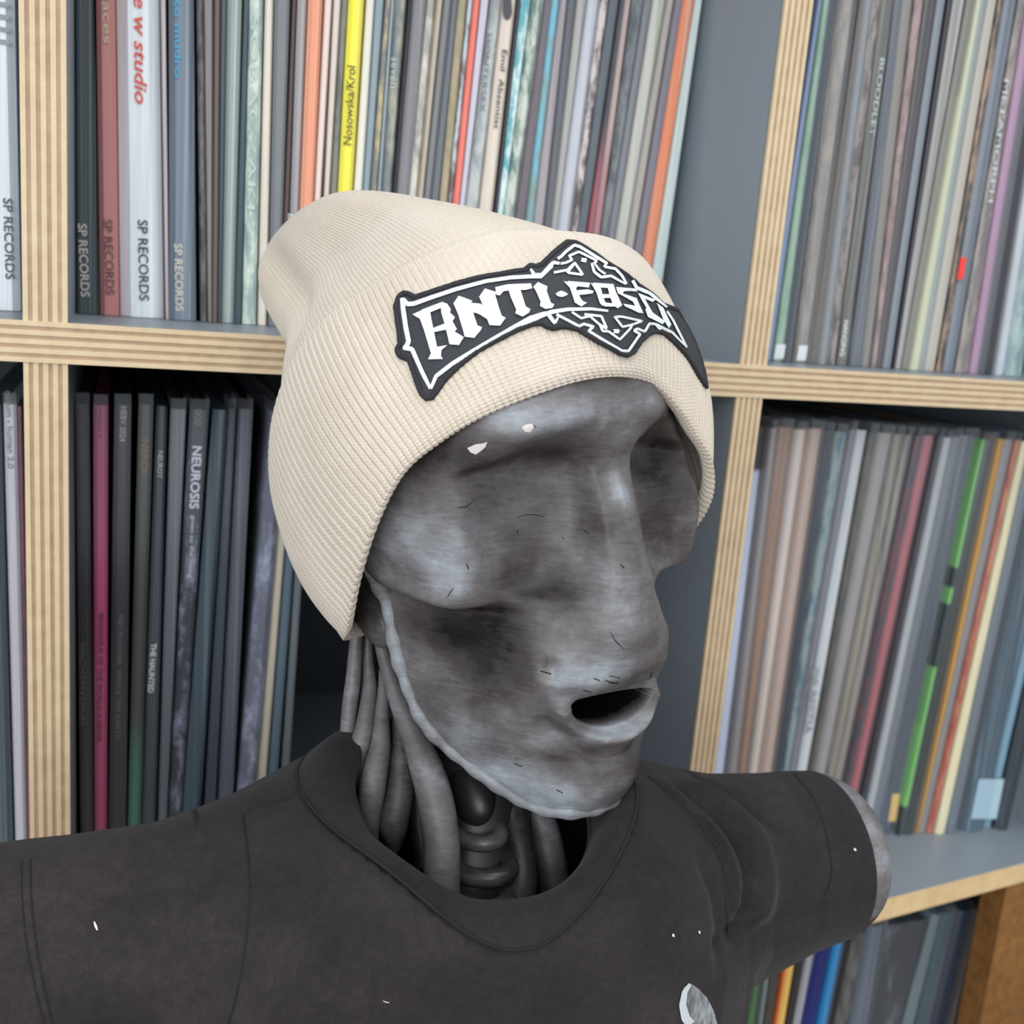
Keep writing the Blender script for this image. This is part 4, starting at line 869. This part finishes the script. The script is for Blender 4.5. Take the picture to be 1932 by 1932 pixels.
SB0 = BVHTree.FromPolygons([tuple(q) for q in SHG.reshape(-1, 3).tolist()], [(i*NT_+j, (i+1)*NT_+j, (i+1)*NT_+(j+1) % NT_, i*NT_+(j+1) % NT_) for i in range(len(xs)-1) for j in range(NT_)])
disp = .0010*smooth_noise(SHG, 34, 41)+.0006*smooth_noise(SHG, 90, 42)
def crease(pts, depth, wid, side=0.0):
    """fold along a pixel polyline: groove of given depth and width (m), with a soft roll on one side"""
    global disp
    p = [cast(SB0, *q) for q in catmull(pts, 40)]; p = np.array([c[0] for c in p if c is not None])
    if len(p) < 3: return
    dm = np.full(disp.shape, 9.0); sd = np.zeros(disp.shape); tg = np.gradient(p, axis=0)
    for a in range(len(p)):
        dv = SHG-p[a]; dd = np.linalg.norm(dv, axis=-1); m = dd < dm
        nr = np.array([0, -1, 0]); lat_ = np.cross(tg[a], nr); lat_ /= np.linalg.norm(lat_)+1e-9; s_ = dv@lat_
        sd = np.where(m, s_, sd); dm = np.where(m, dd, dm)
    depth *= 1.7; disp = disp-depth*bell(dm/wid)
    if side: disp = disp+abs(depth)*.9*bell((sd*np.sign(side)-2.2*wid)/(2.0*wid))*bell(np.sqrt(np.maximum(dm**2-sd**2, 0))/(2*wid))
crease([(1290, 1495), (1345, 1530), (1388, 1580), (1412, 1640), (1412, 1700), (1392, 1760)], .0030, .0042)
crease([(1330, 1490), (1385, 1530), (1430, 1585), (1446, 1650), (1440, 1710)], -.0022, .0065)
crease([(1262, 1490), (1316, 1540), (1362, 1598), (1382, 1650), (1386, 1720)], -.0016, .0050)
crease([(1335, 1478), (1395, 1510), (1450, 1550)], .0016, .0050)
crease([(1366, 1785), (1395, 1740), (1420, 1700)], .0020, .0045)
crease([(1322, 1640), (1348, 1700), (1360, 1790)], .0014, .0040)
crease([(1375, 1800), (1460, 1748), (1540, 1730)], .0016, .0060)
crease([(470, 1690), (330, 1760), (220, 1860)], -.0020, .018)
crease([(700, 1640), (560, 1720), (500, 1860)], -.0018, .02)
crease([(1080, 1880), (1200, 1780), (1290, 1690)], -.0016, .018)
crease([(500, 1525), (380, 1590), (250, 1680)], .0014, .012)
r2 = ((SHG[..., 0]-XC+.0028)/.0685)**2+((SHG[..., 1]-(YC-.001))/np.where(SHG[..., 1] > YC-.001, .0620, .0735))**2
SHW = SHG+Ns*(disp*np.clip((r2-.9)/.3, 0, 1))[..., None]
sink = np.clip((1.0-r2)/.06, 0, 1)*(SHG[..., 2] > ZC-.262); SHS = SHW-Ns*(.0036*sink)[..., None]
def m_cotton():
    k = NT('washed_black_cotton'); c = k.coords('Object', (1, 1, 1)); f = k.noise(c, 9, 4, .6); g = k.noise(c, 1500, 3, .7); l = k.noise(c, 260, 4, .7)
    k.l(k.ramp(k.math('ADD', k.math('MULTIPLY', f, .6), k.math('ADD', k.math('MULTIPLY', g, .2), k.math('MULTIPLY', l, .2))), [(.38, srgb(34, 32, 34)), (.52, srgb(49, 45, 46)), (.64, srgb(63, 58, 60))]), k.b.inputs['Base Color'])
    k.set(Roughness=.95); k.b.inputs['Sheen Weight'].default_value = .08; k.b.inputs['Sheen Roughness'].default_value = .4; k.b.inputs['Specular IOR Level'].default_value = .1; k.bump(k.math('ADD', g, l), .5, .0006); return k.m
M_COT = m_cotton(); M_SEAM = plain('black_seam_thread', srgb(22, 21, 24), .9)
# neck opening
def nloop(a, tt):
    """neckline at angle a (0 = wearer's left, 90 deg = back); tt 0 inner edge .. 1 outer seam"""
    rx = .0500+.0185*tt; ryf = .0520+.0215*tt; ryb = .0500+.012*tt; c, s_ = math.cos(a), math.sin(a); y = YC+(-.001)+s_*(ryb if s_ > 0 else ryf)
    return np.array([XC-.0028*tt+rx*c, y])
keep = []
qn = len(xs)
for i in range(qn-1):
    for j in range(NT_):
        c = SHW[i, j]; z = c[2]-ZC; dx = c[0]-XC+.0028; dy = c[1]-(YC-.001); r2 = (dx/.0630)**2+(dy/(.0565 if dy > 0 else .0690))**2
        if r2 < 1 and z > -.30: continue
        j2 = (j+1) % NT_; keep.append((i*NT_+j, (i+1)*NT_+j, (i+1)*NT_+j2, i*NT_+j2))
me = np_mesh('t_shirt', SHS, np.array(keep)); shirt = link('t_shirt', me, M_COT)
origin_to(shirt, (XC, YC, ZC-.66)); tag(shirt, 'faded black short sleeved t-shirt on the grey mannequin', 't-shirt')
def slink(name, vf, m, parent=None): return link(name, mesh(name, *vf), m, parent or shirt)
SB = BVHTree.FromPolygons([tuple(q) for q in SHW.reshape(-1, 3).tolist()], [(i*NT_+j, (i+1)*NT_+j, (i+1)*NT_+(j+1) % NT_, i*NT_+(j+1) % NT_) for i in range(len(xs)-1) for j in range(NT_)])
# ribbed collar: from the seam on the shirt up to a rolled inner edge
NA, NS = 420, 26; CG = np.zeros((NA, NS, 3))
PO = []
for i in range(NA):
    a = 2*math.pi*i/NA; o = nloop(a, 1)
    hit = SB.ray_cast(Vector((o[0], o[1], ZC)), Vector((0, 0, -1)))
    if hit[0] is None or hit[0].z < ZC-.26: hh = ZC-.236
    else: hh = hit[0].z
    hn = np.array(hit[1]) if hit[0] is not None and hit[0].z >= ZC-.26 else np.array([0, -1., 0.3])/1.044; hn = hn*(1 if hn[2] > 0 else -1); PO.append(np.array([o[0], o[1], hh])+hn*.0013)
PO = np.array(PO); ker = np.hanning(27)[1:-1]; ker /= ker.sum(); PO = np.stack([np.convolve(np.r_[PO[-12:, q], PO[:, q], PO[:12, q]], ker, 'valid') for q in range(3)], 1)
for i in range(NA):
    a = 2*math.pi*i/NA; o = nloop(a, 1); inn = nloop(a, 0); sf = math.sin(a); zin = ZC+np.interp(sf, [-1, -.5, 0, .5, 1], [-.2215, -.2120, -.1990, -.1915, -.1890])
    zin += -.006*math.cos(a)*.8 if math.cos(a) > 0 else 0
    po = PO[i]; pi_ = np.array([inn[0], inn[1], zin]); dirn = pi_-po; out_ = np.array([o[0]-inn[0], o[1]-inn[1], 0]); out_ /= np.linalg.norm(out_); w_ = out_*.6+np.array([0, 0, .8]); upn = w_-dirn*(w_@dirn)/(dirn@dirn); upn /= np.linalg.norm(upn)
    for j in range(NS):
        if j < 18: t_ = j/17; CG[i, j] = po+dirn*t_+upn*.0045*math.sin(math.pi*t_)
        else: w_ = (j-17)/8*math.pi*.9; CG[i, j] = pi_+upn*(.0012*math.cos(w_)-.0012)-out_*.0018*math.sin(w_)+np.array([0, 0, -.004])*(1-math.cos(w_))
ribn = .00016*np.sin(np.arange(NA)*2*math.pi*140/NA*1.0)
me = np_mesh('collar', CG, grid_faces(NA, NS, True)); link('collar', me, M_COT, shirt)
v, f = tube(np.r_[CG[:, 0], CG[:1, 0]], .0006, 6, cap=False); slink('collar_seam', (v, f), M_SEAM)
def seam(pts, w_, name='seam', dash=False, off=.0):
    q = catmull(pts, 90); p = [cast(SB, *a) for a in q]; p = [c[0]+c[1]*off for c in p if c is not None]
    if len(p) < 4: return
    if dash:
        p = catmull(p, 240); pr = [tube(p[k:k+3], w_, 5) for k in range(0, 237, 4)]; slink(name, join(pr), M_SEAM)
    else: slink(name, tube(p, w_, 6), M_SEAM)
seam([(457, 1536), (466, 1600), (471, 1680), (466, 1760), (452, 1850), (432, 1931)], .00045, 'armhole_seam')
seam([(1222, 1466), (1270, 1500), (1330, 1565), (1362, 1625), (1370, 1690), (1374, 1770)], .0007, 'armhole_seam')
seam([(40, 1625), (42, 1700), (50, 1780), (66, 1860), (84, 1931)], .00040, 'hem_stitching', True); seam([(57, 1622), (59, 1700), (68, 1780), (83, 1860), (100, 1931)], .00045, 'hem_stitching', True)
seam([(1500, 1462), (1530, 1500), (1552, 1550), (1566, 1610), (1568, 1650), (1556, 1690)], .0005, 'hem_stitching', True)
seam([(595, 1462), (560, 1500), (520, 1515), (480, 1527), (455, 1538)], .0006, 'shoulder_seam')
# print on the chest, at the lower right edge of the picture
pr = [(1283, 1895), (1288, 1862), (1300, 1853), (1316, 1864), (1332, 1880), (1345, 1905), (1352, 1931), (1300, 1931), (1288, 1918)]
def m_print():
    k = NT('grey_screen_print'); f = k.noise(k.coords('Object', (260, 260, 90)), 1, 4, .7); k.l(k.ramp(f, [(.4, srgb(92, 90, 94)), (.66, srgb(160, 164, 168))]), k.b.inputs['Base Color']); k.set(Roughness=.8); return k.m
slink('chest_print', decal(SB, pr, .0004, 4), m_print())
s_ = stroke(SB, [(1300, 1855), (1290, 1870), (1286, 1895), (1292, 1920), (1302, 1931)], [6, 11, 13, 16, 18], .0006, 3)
if s_: slink('chest_print_pale_stroke', s_, plain('pale_screen_print', srgb(196, 202, 206), .8))  # paler stroke belonging to the screen print
for (x, y, dx, dy, w_) in ((178, 1740, 6, 16, 5), (1610, 1601, 4, 4, 5), (1268, 1761, 2, 6, 5), (1317, 1755, 2, 6, 4), (610, 1545, 5, 4, 4), (722, 1887, 12, 3, 2), (1300, 1430, 3, 2, 2)):
    q = stroke(SB, [(x, y), (x+dx*.5, y+dy*.5+.5), (x+dx, y+dy)], [w_*.5, w_, w_*.5], .0005, 1.5)
    if q: slink('lint', q, M_CHIP)
# arm stumps, trunk and stand of the mannequin
for sg, x in ((1, .321), (-1, -.064)):
    zt, zb, ry, yc = prof(x); zc_ = ZC+(zt+zb)/2; hb = (zt-zb)/2*.95; V = []; n = 40; mm = 14
    for j in range(mm):
        w_ = j/(mm-1)*math.pi/2; sc = math.cos(w_) if j < mm-1 else .02; ex = -.05+(.05+.0215*math.sin(w_)) if j else -.05
        for k in range(n): a = 2*math.pi*k/n; V.append((x+sg*ex, yc+ry*.95*math.cos(a)*max(sc, .02)**.55, zc_+hb*math.sin(a)*max(sc, .02)**.55))
    Fc = [(j*n+k, j*n+(k+1) % n, (j+1)*n+(k+1) % n, (j+1)*n+k) for j in range(mm-1) for k in range(n)]+[tuple(range((mm-1)*n, mm*n))]
    if sg < 0: Fc = [q[::-1] for q in Fc]
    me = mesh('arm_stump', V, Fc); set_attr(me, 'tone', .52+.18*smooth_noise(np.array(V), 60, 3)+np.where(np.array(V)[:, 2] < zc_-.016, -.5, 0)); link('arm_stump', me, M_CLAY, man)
v, f = ellipsoid((XC, YC, ZC-.47), (np.array([.085, 0, 0]), np.array([0, .055, 0]), np.array([0, 0, .17]))); me = mesh('trunk', v, f); set_attr(me, 'tone', np.full(len(v), .3)); link('trunk', me, M_CLAY, man)
link('stand_pole', mesh('stand_pole', *tube([(XC, YC, .02), (XC, YC, .5), (XC, YC, ZC-.54)], .014, 16)), M_BLACK, man)
link('stand_base', mesh('stand_base', *tube([(XC, YC, .0), (XC, YC, .012), (XC, YC, .020), (XC, YC, .022)], [.13, .13, .12, .05], 40)), M_BLACK, man)
